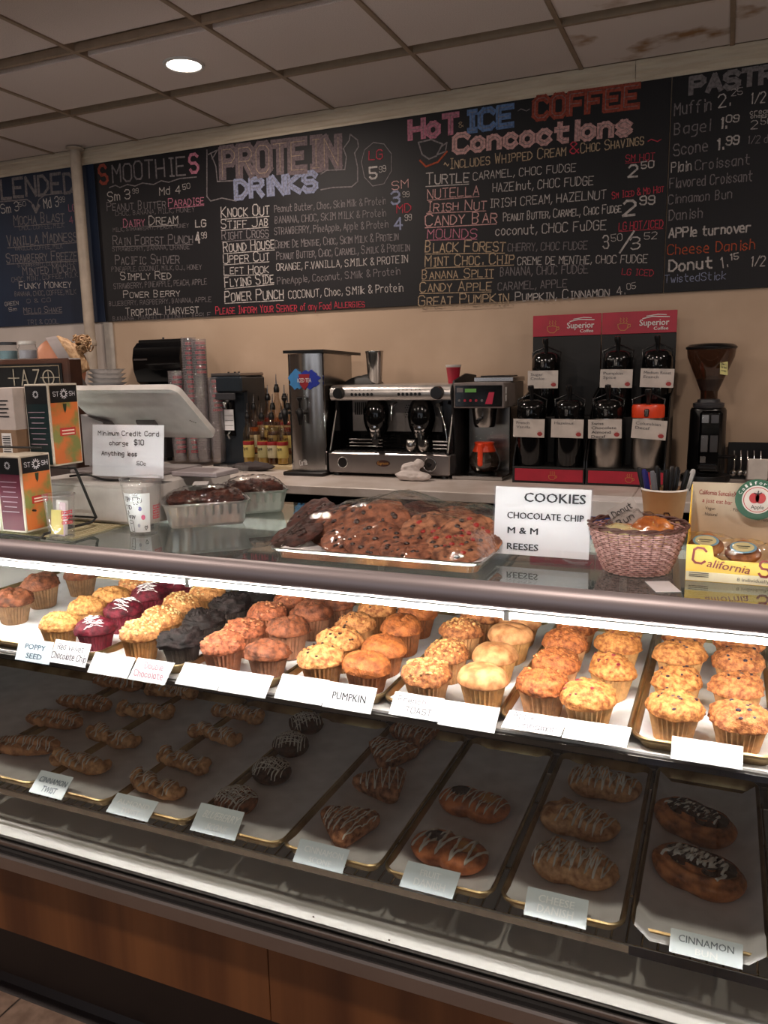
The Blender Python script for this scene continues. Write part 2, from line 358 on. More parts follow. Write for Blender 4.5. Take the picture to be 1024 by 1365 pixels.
def board(name, x0, x1, m, label, lines, doodles=()):
    o = box(name, m, (0, x1-x0, BF-.0, WALL-.002, ZB, ZT), bev=.001); o.location = (x0, 0, 0); tag(o, label, 'chalkboard')
    gs = {}
    for t, a, b, c, d, h, col, *opt in lines:
        g = gs.setdefault(col, G()); opt = opt[0] if opt else ''
        p0 = W(a, b); p1 = W(c, d); hh = (W(a, b-h)-p0).length
        wd = hh*(.34 if 'T' in opt else .17 if 'F' in opt else .1)
        scribe(g, t, p0, p1, hh, NF, max(wd, .0024), caps='c' in opt, under='u' in opt, jit=0 if 'T' in opt else .04)
        if 'T' in opt:
            g2 = gs.setdefault('dim' if col != 'grey' else 'tan', G())
            scribe(g2, t, p0+NF*.001, p1+NF*.001, hh, NF, .0026, caps='c' in opt, jit=0)
    for col, w_, pts in doodles: scribble(gs.setdefault(col, G()), [W(*q) for q in pts], w_, NF)
    for col, g in gs.items():
        c = g.build('chalk_lettering', chalk[col]); c.parent = o; c.location = (-x0, 0, 0); c['kind'] = 'stuff'; lab(c, col.replace('dim', 'faint grey').replace('paleblue', 'pale blue')+' chalk lettering')
    return o
board('chalkboard', X0+.4, -3.432, navy_m, 'navy blue chalkboard menu of blended drinks, left of the pipe', [
 ('BLENDED', -13, 266, 100, 255, 24, 'dim', 'F'), ('Sm 3', 2, 285, 26, 281, 12, 'white'), ('50', 26, 276, 35, 274, 6, 'white'), ('Md 3', 59, 278, 79, 275, 13, 'white'), ('99', 80, 270, 87, 269, 7, 'white'),
 ('LG', 92, 282, 101, 281, 9, 'pink'), ('4', 93, 298, 98, 297, 9, 'pink'), ('Mocha Blast', 19, 300, 86, 295, 13, 'dim', 'cu'), ('CHOC, COFFEE, MILK', 26, 307, 86, 303, 6, 'dim'),
 ('Vanilla Madness', 10, 328, 103, 321, 14, 'dim', 'cu'), ('VANILLA, COFFEE, MILK', 20, 334, 84, 331, 6, 'dim'), ('Strawberry Freeze', 9, 350, 103, 346, 12, 'dim', 'cu'), ('STRAWBERRY, COFFEE, MILK', 24, 356, 101, 352, 5, 'dim'),
 ('Minted Mocha', 31, 367, 101, 362, 11, 'dim', 'c'), ('CHOC, MINT, COFFEE, MILK', 16, 376, 104, 369, 6, 'dim'), ('Funky Monkey', 26, 385, 95, 383, 9, 'white', 'c'), ('BANANA, CHOC, COFFEE, MILK', 20, 395, 102, 392, 6, 'dim'),
 ('O & CO', 36, 404, 68, 402, 5, 'dim'), ('Mello Shake', 32, 418, 83, 416, 8, 'dim', 'cu'), ('TRI & COOL', 37, 433, 79, 431, 6, 'dim'), ('GREEN', 7, 408, 25, 406, 5, 'white'), ('Sm', 12, 415, 22, 414, 5, 'white')],
 [('dim', .008, [(0, 269), (36, 266), (42, 270), (47, 282)]), ('dim', .006, [(47, 282), (52, 266), (60, 260), (98, 256)]), ('dim', .02, [(44, 274), (48, 282), (52, 274)])])
XM = W(888, 300).x
board('chalkboard', -3.428, XM-.002, board_m, 'long black chalkboard of smoothies, protein drinks and hot coffee concoctions', [
 ('S', 134, 245, 144, 243, 24, 'brown', 'F'), ('MOOTHIE', 151, 243, 248, 232, 23, 'dim'), ('S', 254, 231, 265, 229, 24, 'pink', 'F'), ('Sm 3', 144, 268, 174, 265, 12, 'white'), ('99', 177, 258, 185, 257, 6, 'white'), ('Md 4', 213, 260, 241, 258, 10, 'white'), ('50', 244, 253, 254, 251, 7, 'white'),
 ('Peanut Butter', 143, 281, 221, 277, 11, 'dim', 'c'), ('Paradise', 225, 276, 272, 272, 11, 'pink', 'cu'), ('CHOC, BANANA, MILK, HONEY', 154, 288, 260, 282, 6, 'dim'), ('Dairy', 165, 303, 193, 301, 11, 'pink', 'c'), ('Dream', 199, 300, 237, 298, 12, 'white', 'cu'), ('MILK, STRAWBERRY, PEACH, HONEY', 151, 309, 252, 303, 5, 'dim'),
 ('LG', 261, 303, 275, 302, 9, 'white', 'F'), ('4', 262, 324, 267, 323, 14, 'white', 'F'), ('99', 269, 318, 276, 317, 8, 'white'), ('Rain Forest Punch', 151, 327, 257, 324, 12, 'dim', 'cu'), ('STRAWBERRY, BANANA, ORANGE', 150, 335, 253, 332, 6, 'dim'),
 ('Pacific Shiver', 154, 353, 239, 351, 12, 'dim', 'c'), ('PINEAPPLE, COCONUT, MILK, O.J., HONEY', 149, 362, 269, 359, 6, 'dim'), ('Simply Red', 161, 373, 228, 372, 10, 'white', 'c'), ('STRAWBERRY, PINEAPPLE, PEACH, APPLE', 152, 385, 276, 379, 7, 'dim'),
 ('Power Berry', 165, 397, 240, 395, 9, 'white', 'c'), ('BLUEBERRY, RASPBERRY, BANANA, APPLE', 146, 408, 282, 402, 6, 'dim'), ('Tropical Harvest', 168, 421, 265, 417, 10, 'white', 'c'), ('BANANA, MANGO, COCONUT, APPLE', 151, 428, 281, 423, 6, 'dim'),
 ('PROTEIN', 297, 236, 452, 221, 36, 'grey', 'T'), ('DRiNKS', 315, 264, 422, 253, 22, 'paleblue', 'T'), ('LG', 492, 213, 510, 212, 12, 'red'), ('5', 493, 239, 503, 238, 15, 'white', 'F'), ('99', 506, 230, 515, 228, 8, 'white'),
 ('SM', 523, 253, 545, 250, 11, 'rose'), ('3', 522, 272, 533, 271, 16, 'paleblue', 'F'), ('99', 537, 263, 546, 262, 7, 'white'), ('MD', 529, 284, 548, 283, 11, 'red'), ('4', 526, 306, 537, 305, 15, 'paleblue', 'F'), ('99', 540, 294, 549, 293, 8, 'white'),
 ('Knock Out', 295, 290, 359, 286, 14, 'white', 'cu'), ('Peanut Butter, Choc, Skim Milk & Protein', 366, 283, 515, 272, 9, 'dim', ''), ('Stiff Jab', 295, 305, 358, 301, 12, 'white', 'cu'), ('BANANA, CHOC, SKIM MILK & Protein', 367, 298, 515, 288, 9, 'dim'),
 ('Right Cross', 296, 320, 358, 316, 12, 'dim', 'cu'), ('STRAWBERRY, PineApple, Apple & Protein', 366, 313, 518, 303, 9, 'dim'), ('Round House', 298, 336, 366, 331, 13, 'white', 'cu'), ('Creme De Menthe, Choc, Skim Milk & Protein', 367, 331, 531, 320, 10, 'dim', 'c'),
 ('Upper Cut', 298, 351, 359, 347, 12, 'white', 'cu'), ('Peanut Butter, Choc, Caramel, S.Milk & Protein', 369, 346, 546, 334, 10, 'dim', 'c'), ('Left Hook', 299, 366, 358, 364, 11, 'white', 'cu'), ('ORANGE, F.VANILLA, S.MILK & PROTEIN', 369, 361, 544, 350, 9, 'white'),
 ('Flying Side', 300, 383, 365, 377, 13, 'white', 'cu'), ('PineApple, Coconut, S.Milk & Protein', 370, 379, 534, 366, 9, 'dim'), ('Power Punch', 300, 402, 378, 398, 14, 'white', 'cu'), ('COCONUT, Choc, S.Milk & Protein', 385, 398, 538, 388, 10, 'white'),
 ('Please Inform Your Server', 288, 419, 396, 415, 10, 'red', 'c'), ('of any Food', 401, 414, 442, 412, 9, 'red'), ('Allergies', 446, 411, 486, 409, 9, 'red', 'c'),
 ('HoT', 547, 185, 611, 176, 23, 'pink', 'T'), ('&', 612, 170, 617, 169, 7, 'tan'), ('ICE', 621, 175, 684, 166, 24, 'blue', 'T'), ('~', 691, 154, 704, 152, 12, 'dim'), ('COFFEE', 713, 158, 851, 141, 26, 'brown', 'T'), ('Concoctions', 606, 203, 842, 178, 22, 'rose', 'T'),
 ('~Includes Whipped Cream', 592, 226, 754, 207, 13, 'tan', 'c'), ('&', 760, 205, 770, 204, 15, 'red'), ('Choc Shavings', 774, 204, 858, 193, 13, 'tan', 'c'), ('~', 864, 194, 879, 192, 12, 'red'),
 ('Turtle', 568, 246, 625, 243, 15, 'white', 'cu'), ('CARAMEL, CHOC FUDGE', 631, 240, 768, 228, 10, 'white'), ('NUTELLA', 570, 265, 639, 260, 12, 'rose', 'u'), ('HAZElnut, CHOC FUDGE', 657, 256, 791, 246, 11, 'white'),
 ('Irish Nut', 569, 282, 648, 279, 13, 'rose', 'cu'), ('IRISH CREAM, HAZELNUT', 653, 277, 808, 265, 11, 'white'), ('Candy Bar', 567, 301, 662, 296, 15, 'rose', 'cu'), ('Peanut Butter, Caramel, Choc Fudge', 671, 295, 828, 283, 11, 'white', 'c'),
 ('MOUNDS', 570, 318, 636, 317, 12, 'pink', 'u'), ('coconut, CHOC FuDGE', 661, 314, 808, 306, 12, 'white'), ('Black Forest', 567, 336, 673, 335, 15, 'tan', 'cu'), ('CHERRY, CHOC FUDGE', 677, 335, 783, 332, 10, 'dim'),
 ('Mint Choc. Chip', 567, 355, 685, 351, 14, 'tan', 'cu'), ('CREME DE MENTHE, CHOC FUDGE', 690, 353, 863, 350, 10, 'white'), ('Banana Split', 563, 372, 658, 369, 12, 'tan', 'cu'), ('BANANA, CHOC FUDGE', 667, 368, 784, 364, 11, 'dim'),
 ('Candy Apple', 560, 389, 655, 387, 13, 'tan', 'cu'), ('CARAMEL, APPLE', 664, 387, 756, 383, 10, 'dim'), ('Great Pumpkin', 558, 408, 678, 403, 14, 'tan', 'cu'), ('Pumpkin, Cinnamon', 687, 402, 812, 395, 12, 'white', 'c'), ('4.', 823, 394, 833, 392, 11, 'white'), ('05', 836, 386, 848, 384, 8, 'white'),
 ('SM HOT', 834, 216, 873, 213, 9, 'red', 'u'), ('2', 838, 236, 850, 235, 15, 'white', 'F'), ('50', 855, 225, 872, 223, 9, 'white', 'F'), ('Sm Iced & Md Hot', 816, 265, 885, 256, 9, 'red', 'c'), ('2', 831, 287, 847, 286, 19, 'white', 'F'), ('99', 853, 273, 873, 272, 11, 'white', 'F'),
 ('LG HOT/ICED', 825, 307, 884, 303, 10, 'red', 'u'), ('3', 804, 332, 812, 331, 17, 'white'), ('50', 815, 322, 830, 320, 9, 'white'), ('/', 826, 337, 843, 335, 26, 'white'), ('3', 841, 333, 854, 331, 16, 'white'), ('52', 859, 319, 876, 318, 9, 'white'), ('LG ICED', 829, 366, 871, 368, 8, 'red')],
 [('dim', .006, [(146, 250), (154, 247), (160, 250), (170, 246), (180, 248), (190, 244), (205, 246), (215, 241), (225, 243), (240, 238), (262, 236)]),
  ('dim', .006, [(428, 232), (436, 227), (460, 226), (462, 209), (458, 198), (466, 187), (467, 179), (477, 187), (478, 196), (473, 204), (477, 223), (477, 242), (469, 249), (444, 250), (428, 253)]),
  ('dim', .006, [(281, 204), (288, 222), (290, 242), (310, 241)]), ('dim', .006, [(278, 206), (290, 200), (283, 212)]), ('dim', .006, [(281, 268), (296, 264), (315, 268)]), ('dim', .006, [(276, 200), (276, 262), (281, 268)]),
  ('dim', .004, [(486, 200), (498, 190), (512, 192), (522, 205), (522, 228), (512, 245), (497, 248), (486, 236), (482, 216), (486, 200)]),
  ('dim', .007, [(558, 190), (563, 206), (572, 212), (582, 208), (590, 192), (575, 186), (558, 190)]), ('orange', .008, [(560, 214), (568, 222), (584, 216), (596, 202)]), ('dim', .006, [(588, 196), (596, 190), (594, 202), (584, 206)])])
board('chalkboard', XM+.002, X1-.6, board_m, 'black chalkboard pastry price list at the right end', [
 ('PASTRIES', 921, 125, 1103, 98, 20, 'dim', 'T'), ('Muffin', 899, 154, 949, 147, 16, 'dim'), ('2.', 958, 144, 973, 141, 17, 'white'), ('25', 975, 128, 990, 126, 9, 'white'), ('1/2 dz', 1000, 139, 1040, 134, 14, 'white'),
 ('Bagel', 899, 180, 947, 174, 15, 'dim'), ('1.', 960, 172, 968, 171, 14, 'white', 'F'), ('09', 968, 163, 985, 162, 9, 'white', 'F'), ('cream', 1000, 153, 1028, 150, 6, 'white'), ('cheese', 1001, 158, 1028, 155, 5, 'white'), ('2', 1001, 172, 1010, 171, 11, 'white'), ('50', 1014, 166, 1030, 165, 9, 'white'),
 ('Scone', 898, 208, 944, 201, 15, 'dim'), ('1.', 955, 200, 964, 199, 14, 'white', 'F'), ('99', 968, 193, 985, 192, 11, 'white', 'F'), ('1/2 dz', 996, 192, 1030, 189, 10, 'dim'), ('Plain', 895, 230, 922, 227, 13, 'white'), ('Croissant', 927, 227, 1000, 219, 13, 'dim'),
 ('Flavored Croissant', 893, 251, 1003, 241, 13, 'dim'), ('Cinnamon Bun', 891, 272, 976, 264, 12, 'dim'), ('Danish', 892, 294, 937, 290, 13, 'dim'), ('APPle turnover', 892, 317, 1001, 309, 12, 'white', 'F'), ('Cheese Danish', 890, 340, 1007, 332, 13, 'orange'),
 ('Donut', 892, 362, 950, 357, 14, 'white', 'F'), ('1.', 960, 358, 970, 356, 14, 'white'), ('15', 973, 347, 985, 345, 8, 'white', 'F'), ('1/2 dz', 1000, 355, 1040, 353, 13, 'white'), ('TwistedStick', 886, 377, 968, 372, 10, 'paleblue')])
# ------------------------------------------------------------------ the glass display case
CX0, CX1 = -3.3, 1.25
oak = wood('oak_veneer', (132, 82, 44), (88, 48, 22), 9, (1, 1, .05), .42)
case = thing('display_case', 'long glass-fronted bakery display case with oak-veneer base', 'display case', (0, 1.15, 0))
def cpart(name, m, b, bev=.002): x0, x1, y0, y1, z0, z1 = b; return box(name, m, (x0, x1, y0-1.15, y1-1.15, z0, z1), case, bev)
xs = -.75
for a, b in ((CX0, xs-.0008), (xs+.0008, CX1)):
    cpart('base_panel', oak, (a, b, 1.152, 1.172, .222, .392), .001)
    o = G().prism([(a, y, z) for y, z in [(.085, .222), (.07, .222), (.07, .03), (.062, .012), (.045, .0), (.085, 0)]], (b-a, 0, 0)).build('cove_base', mat('dark_brown_vinyl_base', (30, 20, 20), .4), case)
cpart('bottom_rail', M['alu'], (CX0, CX1, 1.134, 1.176, .392, .428), .004)
cpart('rail_groove', M['mblack'], (CX0, CX1, 1.142, 1.18, .428, .436), 0)
cpart('glass_channel', M['alu'], (CX0, CX1, 1.150, 1.1575, .4365, .450), .002)
cpart('glass_channel', M['alu'], (CX0, CX1, 1.1645, 1.172, .4365, .450), .002)
cpart('deck', mat('white_enamel_deck', (228, 224, 222), .35, rgb2=(218, 213, 211), scale=3), (CX0, CX1, 1.1725, 1.93, .425, .433), 0)
pane = clear('clear_pane', (247, 250, 248), .01, 1.35)
topg = clear('top_pane', (232, 240, 237), .02, 1.62)
cpart('front_glass', pane, (CX0, CX1, 1.158, 1.164, .438, 1.096), 0)
cpart('top_glass', topg, (CX0, CX1, 1.1925, 1.93, 1.094, 1.0997), 0)
# nose bar: rounded aluminium profile
pf = [(1.17+.0215*cos(a)*(.95), 1.112+.0215*sin(a)) for a in [2*pi*i/20 for i in range(20)]]
bar_m = mat('satin_nose_bar', (150, 140, 142), .45, .55, rgb2=(140, 130, 132), scale=3, stretch=(.2, 1, 1))
lab(G().prism([(CX0, y-1.15, z) for y, z in pf], (CX1-CX0, 0, 0)).build('nose_bar', bar_m, case, True), 'rounded satin metal bar along the top front edge')
cpart('lamp_housing', M['offw'], (CX0, CX1, 1.1645, 1.1765, 1.0875, 1.0925), .001)
strip = mat('lit_strip_lamp', (255, 255, 255), .5, emit=((255, 248, 244), STRIP_L))
segs = [CX0+.02]; 
while segs[-1] < CX1-.3: segs.append(segs[-1]+.597)
for a, b in zip(segs, segs[1:]):
    G().cyl((a+.006, .0197, 1.0822), (b-.006, .0197, 1.0822), .0047, 12).build('strip_lamp', strip, case)
    cpart('lamp_clip', M['white'], (b-.0055, b+.0055, 1.165, 1.181, 1.074, 1.0885), .001)
shm = mat('shelf_enamel', (214, 208, 206), .4, rgb2=(204, 198, 196), scale=4)
cpart('upper_shelf', shm, (CX0, CX1, 1.2021, 1.80, .868, .876), 0)
cpart('shelf_rail', M['dsteel'], (CX0, CX1, 1.1925, 1.2020, .862, .8725), .001)
cpart('price_strip', mat('navy_price_strip', (24, 28, 40), .35), (-.095, .6, 1.1915, 1.1924, .8625, .8722), 0)
cpart('shelf_rail', M['chrome'], (CX0, CX1, 1.2140, 1.2200, .5144, .5314), .002)
cpart('price_strip', mat('navy_price_strip', 0), (-.10, .6, 1.2126, 1.2138, .5150, .5312), 0)
wi = G().cyl((0, .071, .5299), (0, .70, .5299), .0022, 6).build('shelf_wire', M['chrome'], case)
x = CX0+.01; wi.location = (x, 0, 0)
while x < CX1-.03: x += .0245; o = wi.copy(); COL.objects.link(o); o.location = (x, 0, 0)
for y in (1.35, 1.60, 1.84): o = G().cyl((CX0, y-1.15, .5254), (CX1, y-1.15, .5254), .003, 6).build('shelf_crossbar', M['chrome'], case)
cpart('rear_top_frame', mat('rear_frame_laminate', (205, 206, 200), .35), (CX0, CX1, 1.735, 1.93, 1.07, 1.0935), .003)
cpart('rear_top_strip', mat('rear_frame_edge', (226, 226, 220), .3), (CX0, CX1, 1.715, 1.735, 1.064, 1.0935), .002)
dm = mat('grey_sliding_door', (96, 92, 90), .25)
xd = CX0
k = 0
while xd < CX1-.3:
    cpart('rear_door', dm, (xd+.004, min(xd+.62, CX1)-.004, 1.90+(k % 2)*.012, 1.908+(k % 2)*.012, .436, 1.068), .002)
    cpart('door_frame', M['alu'], (xd-.01, xd+.01, 1.895, 1.925, .436, 1.068), .002); xd += .62; k += 1
cpart('rear_post', M['dsteel'], (-1.56, -1.535, 1.80, 1.825, .435, 1.07), .002)
cpart('rear_post', M['dsteel'], (.3, .325, 1.80, 1.825, .435, 1.07), .002)
for xx in (CX0, CX1-.02): cpart('end_panel', oak, (xx, xx+.02, 1.18, 1.93, .0, 1.09), .002)
cpart('plinth', M['mblack'], (CX0+.02, CX1-.02, 1.24, 1.9, .0, .42), 0)
# crumbs on the deck
cr = G()
for px, py in [(347, 1215), (480, 1255), (534, 1274), (519, 1253), (418, 1222), (154, 1159), (530, 1186), (550, 1190)]:
    p = on_level(px, py, .4345); cr.ball(p, .0022, 6, 4, (1, .8, .5))
o = cr.build('pastry_crumbs', mat('dark_crumb', (60, 36, 20), .8)); tag(o, 'few dark pastry crumbs scattered on the white deck of the case', 'crumbs'); o['kind'] = 'stuff'
# ------------------------------------------------------------------ pans
def rrect(x0, x1, y0, y1, r, n=6):
    out = []
    for cx, cy, a0 in ((x1-r, y1-r, 0), (x0+r, y1-r, pi/2), (x0+r, y0+r, pi), (x1-r, y0+r, 3*pi/2)):
        for k in range(n+1): a = a0+pi/2*k/n; out.append((cx+r*cos(a), cy+r*sin(a)))
    return out
def pan(name, label, x, y, z, wx, ly, cat='tray', group=None, m=None, liner=True, rz=0, lm=None):
    t = thing(name, label, cat, (x, y, z), rz, group)
    m = m or M['pan']; g = G(); hw = wx/2
    rings = [(rrect(-hw+.014, hw-.014, .014, ly-.014, .018), .0008), (rrect(-hw+.006, hw-.006, .006, ly-.006, .024), .020), (rrect(-hw+.003, hw-.003, .003, ly-.003, .026), .022), (rrect(-hw, hw, 0, ly, .028), .020), (rrect(-hw, hw, 0, ly, .028), .016), (rrect(-hw+.005, hw-.005, .005, ly-.005, .025), .0155), (rrect(-hw+.013, hw-.013, .013, ly-.013, .018), 0)]
    n = len(rings[0][0]); vs = [(a, b, zz) for r, zz in rings for a, b in r]; fs = [tuple(range(n)), tuple(reversed(range((len(rings)-1)*n, len(rings)*n)))]
    for k in range(len(rings)-1):
        for i in range(n): j = (i+1) % n; fs.append((k*n+i, (k+1)*n+i, (k+1)*n+j, k*n+j))
    fs = [tuple(reversed(f)) for f in fs[2:]]+fs[:2]
    g.add(vs, fs); g.build('pan_shell', m, t, 40)
    if liner:
        g = G(); gx_, gy_ = 6, 14; vs = []; r = random.Random(int(x*1000))
        for j in range(gy_+1):
            for i in range(gx_+1):
                u = i/gx_*2-1; v = j/gy_; edge = max(0, abs(u)-.66)/.34
                vs.append((u*(hw-.010), .0095+v*(ly-.02), .0022+edge**2*.0105+max(0, (.05-v)/.05)*.006+r.uniform(0, .0005)))
        for j in range(gy_):
            for i in range(gx_): a = j*(gx_+1)+i; fs2 = (a, a+1, a+gx_+2, a+gx_+1); g.f.append(fs2); g.mi.append(0)
        g.v = vs; g.build('paper_liner', lm or M['liner'], t, 80)
    return t
PX = [-.004, -.213, -.422, -.632, -.844, -1.055]
names_u = ['blueberry muffins at the right end', 'apple cinnamon and cranberry muffins', 'crumb-topped and plain yellow muffins', 'chocolate chip and pumpkin muffins', 'bran muffins left of the chocolate chip ones', 'oat and dark chocolate muffins']
US = .8765
for x, nm in zip(PX, names_u): pan('baking_pan', 'narrow pan on the upper shelf holding '+nm, x, 1.203, US, .2085, .56)
pan('baking_pan', 'wide metal pan on the upper shelf holding poppy seed and red velvet muffins', -1.472, 1.203, US, .62, .56)
pan('baking_pan', 'narrow metal pan on the upper shelf cut off at the right frame edge', .2055, 1.203, US, .2085, .56)
# ------------------------------------------------------------------ muffins
def crown_bm(seed, R=.0435, h=.027, lump=.0035, fine=.0015, split=0, nu=56, nv=28, squash=1):
    g = G(); rnd = random.Random(seed); off = Vector((rnd.uniform(0, 50), rnd.uniform(0, 50), 0))
    vs = [(0, 0, 0)]*0; rows = []
    for k in range(nv+1):
        ph = radians(124)*k/nv; row = []
        for i in range(nu if k else 1):
            a = 2*pi*i/nu; s = sin(ph)**.8 if ph < pi/2 else 1-(1-sin(ph))*1.2
            r = R*s*(1+.035*sin(2*a+seed)+.02*sin(3*a+seed*2)); z = h*cos(ph) if ph < pi/2 else .010*cos(ph)
            p = Vector((r*cos(a), r*sin(a)*squash, z)); q = p*32+off
            d = noise.noise(q)*lump*1.3+noise.noise(q*2.7)*lump*1.0+abs(noise.noise(q*6))*fine*2.6+noise.noise(q*13)*fine*1.2
            if split: 
                c = abs(p.y+.006*sin(p.x*90)+.004); d -= split*max(0, 1-c/.006)*max(0, 1-abs(p.x)/.03)
            nn = Vector((p.x, p.y*1, max(p.z, 0)*1.8+.002)).normalized()
            if ph > radians(105): d *= max(0, (radians(124)-ph)/radians(19))
            row.append(p+nn*d)
        rows.append(row)
    vs = [rows[0][0]]; fs = []
    for r in rows[1:]: vs += r
    for i in range(nu): fs.append((0, 1+i, 1+(i+1) % nu))
    for k in range(nv-1):
        for i in range(nu): j = (i+1) % nu; fs.append((1+k*nu+i, 1+(k+1)*nu+i, 1+(k+1)*nu+j, 1+k*nu+j))
    fs.append(tuple(reversed([1+(nv-1)*nu+i for i in range(nu)])))
    g.add(vs, fs); return g
def cup_bm(r0=.0270, r1=.0385, h=.0495, pl=30, amp=.0017):
    g = G(); n = pl*2; prof = [(r0, 0), (r0+.001, .002), ((r0+r1)/2, h*.5), (r1, h-.001), (r1+.0006, h)]
    g.lathe(prof, n, fn=lambda a, k: 1+(amp/r1)*(1 if int(round(a/(2*pi)*n)) % 2 else -1)*(1 if k > 0 else .5))
    return g
def bvh_of(g): return BVHTree.FromPolygons([Vector(v) for v in g.v], g.f)
def drop(b, x, y, z=.3):
    h = b.ray_cast(Vector((x, y, z)), Vector((0, 0, -1))); return h[0] if h[0] is not None else None
def drizzle(g, bv, pts, r, lift=.3, n=6, flat=1.0, step=.003, jit=0):
    """icing strand laid over a surface along an xy polyline"""
    out = []; rnd = random.Random(len(pts))
    for a, b in zip(pts, pts[1:]):
        L = sqrt((b[0]-a[0])**2+(b[1]-a[1])**2); m = max(1, int(L/step))
        for k in range(m): t = k/m; out.append((a[0]+(b[0]-a[0])*t, a[1]+(b[1]-a[1])*t))
    out.append(pts[-1]); run = []
    def flush():
        if len(run) > 2: g.tube(run, [r*(1+.25*sin(i*.9)) for i in range(len(run))], n, flat=flat)
        run.clear()
    for x, y in out:
        p = drop(bv, x, y)
        if p is None: flush()
        else: run.append(p+Vector((0, 0, r*lift)))
    flush()
def M_(name, a, b, sc=90, bump=.6, rough=.6): return mat(name, (a[0]*.95, a[1]*.89, a[2]*.95), rough, rgb2=(b[0]*.74, b[1]*.68, b[2]*.72), scale=sc*1.3, contrast=(.36, .62), bump=bump*1.3, bscale=420, detail=9, spec=.3)
KINDS = {
 'blueberry': dict(c=M_('blueberry_crust', (222, 158, 84), (176, 104, 44)), cup=(204, 152, 98), top='chips', tc=(58, 30, 46), n=9),
 'blueberry_sugar': dict(c=M_('sugared_blueberry_crust', (206, 140, 78), (164, 92, 46)), cup=(198, 144, 92), top='chips', tc=(50, 34, 50), n=10),
 'apple': dict(c=M_('apple_crust', (196, 122, 62), (158, 82, 38)), cup=(208, 152, 106), top='crumb', tc=(188, 112, 60), n=26),
 'cranberry': dict(c=M_('cranberry_crust', (224, 160, 84), (186, 110, 46)), cup=(206, 154, 98), top='chips', tc=(124, 22, 40), n=9),
 'crumb': dict(c=M_('french_toast_crust', (200, 136, 76), (150, 88, 44)), cup=(196, 142, 94), top='crumb', tc=(214, 158, 96), n=90),
 'plain': dict(c=M_('plain_yellow_crust', (228, 172, 108), (206, 142, 80), 40, .2), cup=(204, 150, 92), top=None, lump=.0012, fine=.0004, split=.004),
 'choc_chip': dict(c=M_('chip_crust', (222, 162, 92), (184, 112, 52)), cup=(178, 120, 70), top='chips', tc=(60, 30, 20), n=12),
 'pumpkin': dict(c=M_('pumpkin_crust', (190, 116, 54), (156, 84, 36), 50), cup=(150, 88, 50), top=None, split=.007, lump=.002),
 'bran': dict(c=M_('bran_crust', (186, 112, 70), (140, 74, 42)), cup=(168, 104, 74), top='crumb', tc=(198, 128, 84), n=30),
 'dark_bran': dict(c=M_('dark_bran_crust', (150, 90, 54), (106, 58, 32), 60), cup=(150, 100, 74), top=None, split=.006, lump=.004),
 'oat': dict(c=M_('oat_crust', (216, 160, 92), (184, 118, 58)), cup=(186, 130, 76), top='crumb', tc=(236, 198, 138), n=70),
 'chocolate': dict(c=M_('dark_chocolate_crust', (38, 25, 22), (20, 13, 12), 60, .6, .7), cup=(66, 54, 50), top=None, lump=.006, fine=.003),
 'poppy': dict(c=M_('poppy_crust', (228, 176, 98), (196, 128, 58)), cup=(204, 152, 94), top='chips', tc=(70, 56, 40), n=0),
 'red_velvet': dict(c=M_('red_velvet_crust', (110, 20, 38), (74, 10, 24), 60), cup=(122, 26, 46), top='icing', tc=(250, 245, 245), n=0),
 'brown': dict(c=M_('dark_brown_crust', (138, 86, 54), (92, 52, 30), 50), cup=(134, 100, 70), top=None, split=.005, lump=.003),
}
PROTO = {}
def muffin_proto(kind, v):
    if (kind, v) in PROTO: return PROTO[(kind, v)]
    K = KINDS[kind]; seed = sum(map(ord, kind))+v*17; z0 = .0505
    g = crown_bm(seed, lump=K.get('lump', .0035), fine=K.get('fine', .0016), split=K.get('split', 0)*(1 if v % 2 == 0 else .6)); bv = bvh_of(g)
    r = bpy.data.objects.new('muffin', None); r.empty_display_size = .03
    cm_ = mat('cup_'+kind, K['cup'], .6, rgb2=tuple(v*.86 for v in K['cup']), scale=80); g_ = cup_bm(); c = g_.build('paper_cup', cm_, r, 20); G().shell([(.0383, .0475), (.0395, .0500), (.0388, .0506)], 60, fn=lambda a, k: 1+.03*(1 if int(round(a/(2*pi)*60)) % 2 else -1)).build('cup_edge', mat('cup_edge_'+kind, tuple(min(255, v*1.22+12) for v in K['cup']), .6), r)
    o = g.build('crown', K['c'], r, 80); o.location = (0, 0, z0)
    rnd = random.Random(seed); t = G()
    if K['top'] == 'chips' and K['n']:
        for _ in range(K['n']):
            a = rnd.uniform(0, 6.28); q = sqrt(rnd.uniform(0, 1))*.038; p = drop(bv, q*cos(a), q*sin(a))
            if p: t.ball(p, rnd.uniform(.0025, .0045), 8, 5, (1, rnd.uniform(.6, 1), .5))
        t.build('berry_bits' if kind in ('blueberry', 'cranberry', 'blueberry_sugar') else 'chocolate_chips', mat('bits_'+kind, K['tc'], .35), r, True).location = (0, 0, z0)
    if K['top'] == 'crumb':
        for _ in range(K['n']):
            a = rnd.uniform(0, 6.28); q = sqrt(rnd.uniform(0, 1))*.040; p = drop(bv, q*cos(a), q*sin(a))
            if p: t.ball(p, rnd.uniform(.0022, .0048), 6, 4, (1, rnd.uniform(.6, 1), .6))
        o = t.build('crumb_topping', mat('crumb_'+kind, K['tc'], .7, rgb2=tuple(x*.75 for x in K['tc']), scale=120), r); o.location = (0, 0, z0); o['kind'] = 'stuff'
    if K['top'] == 'icing':
        pts = []; 
        for i in range(13): pts.append((-.034+i*.0056+rnd.uniform(-.002, .002), (.024 if i % 2 else -.014)+rnd.uniform(-.006, .006)))
        drizzle(t, bv, pts[::1], .0009)
        t.build('icing_drizzle', M['bicing'], r, True).location = (0, 0, z0)
    PROTO[(kind, v)] = r; return r
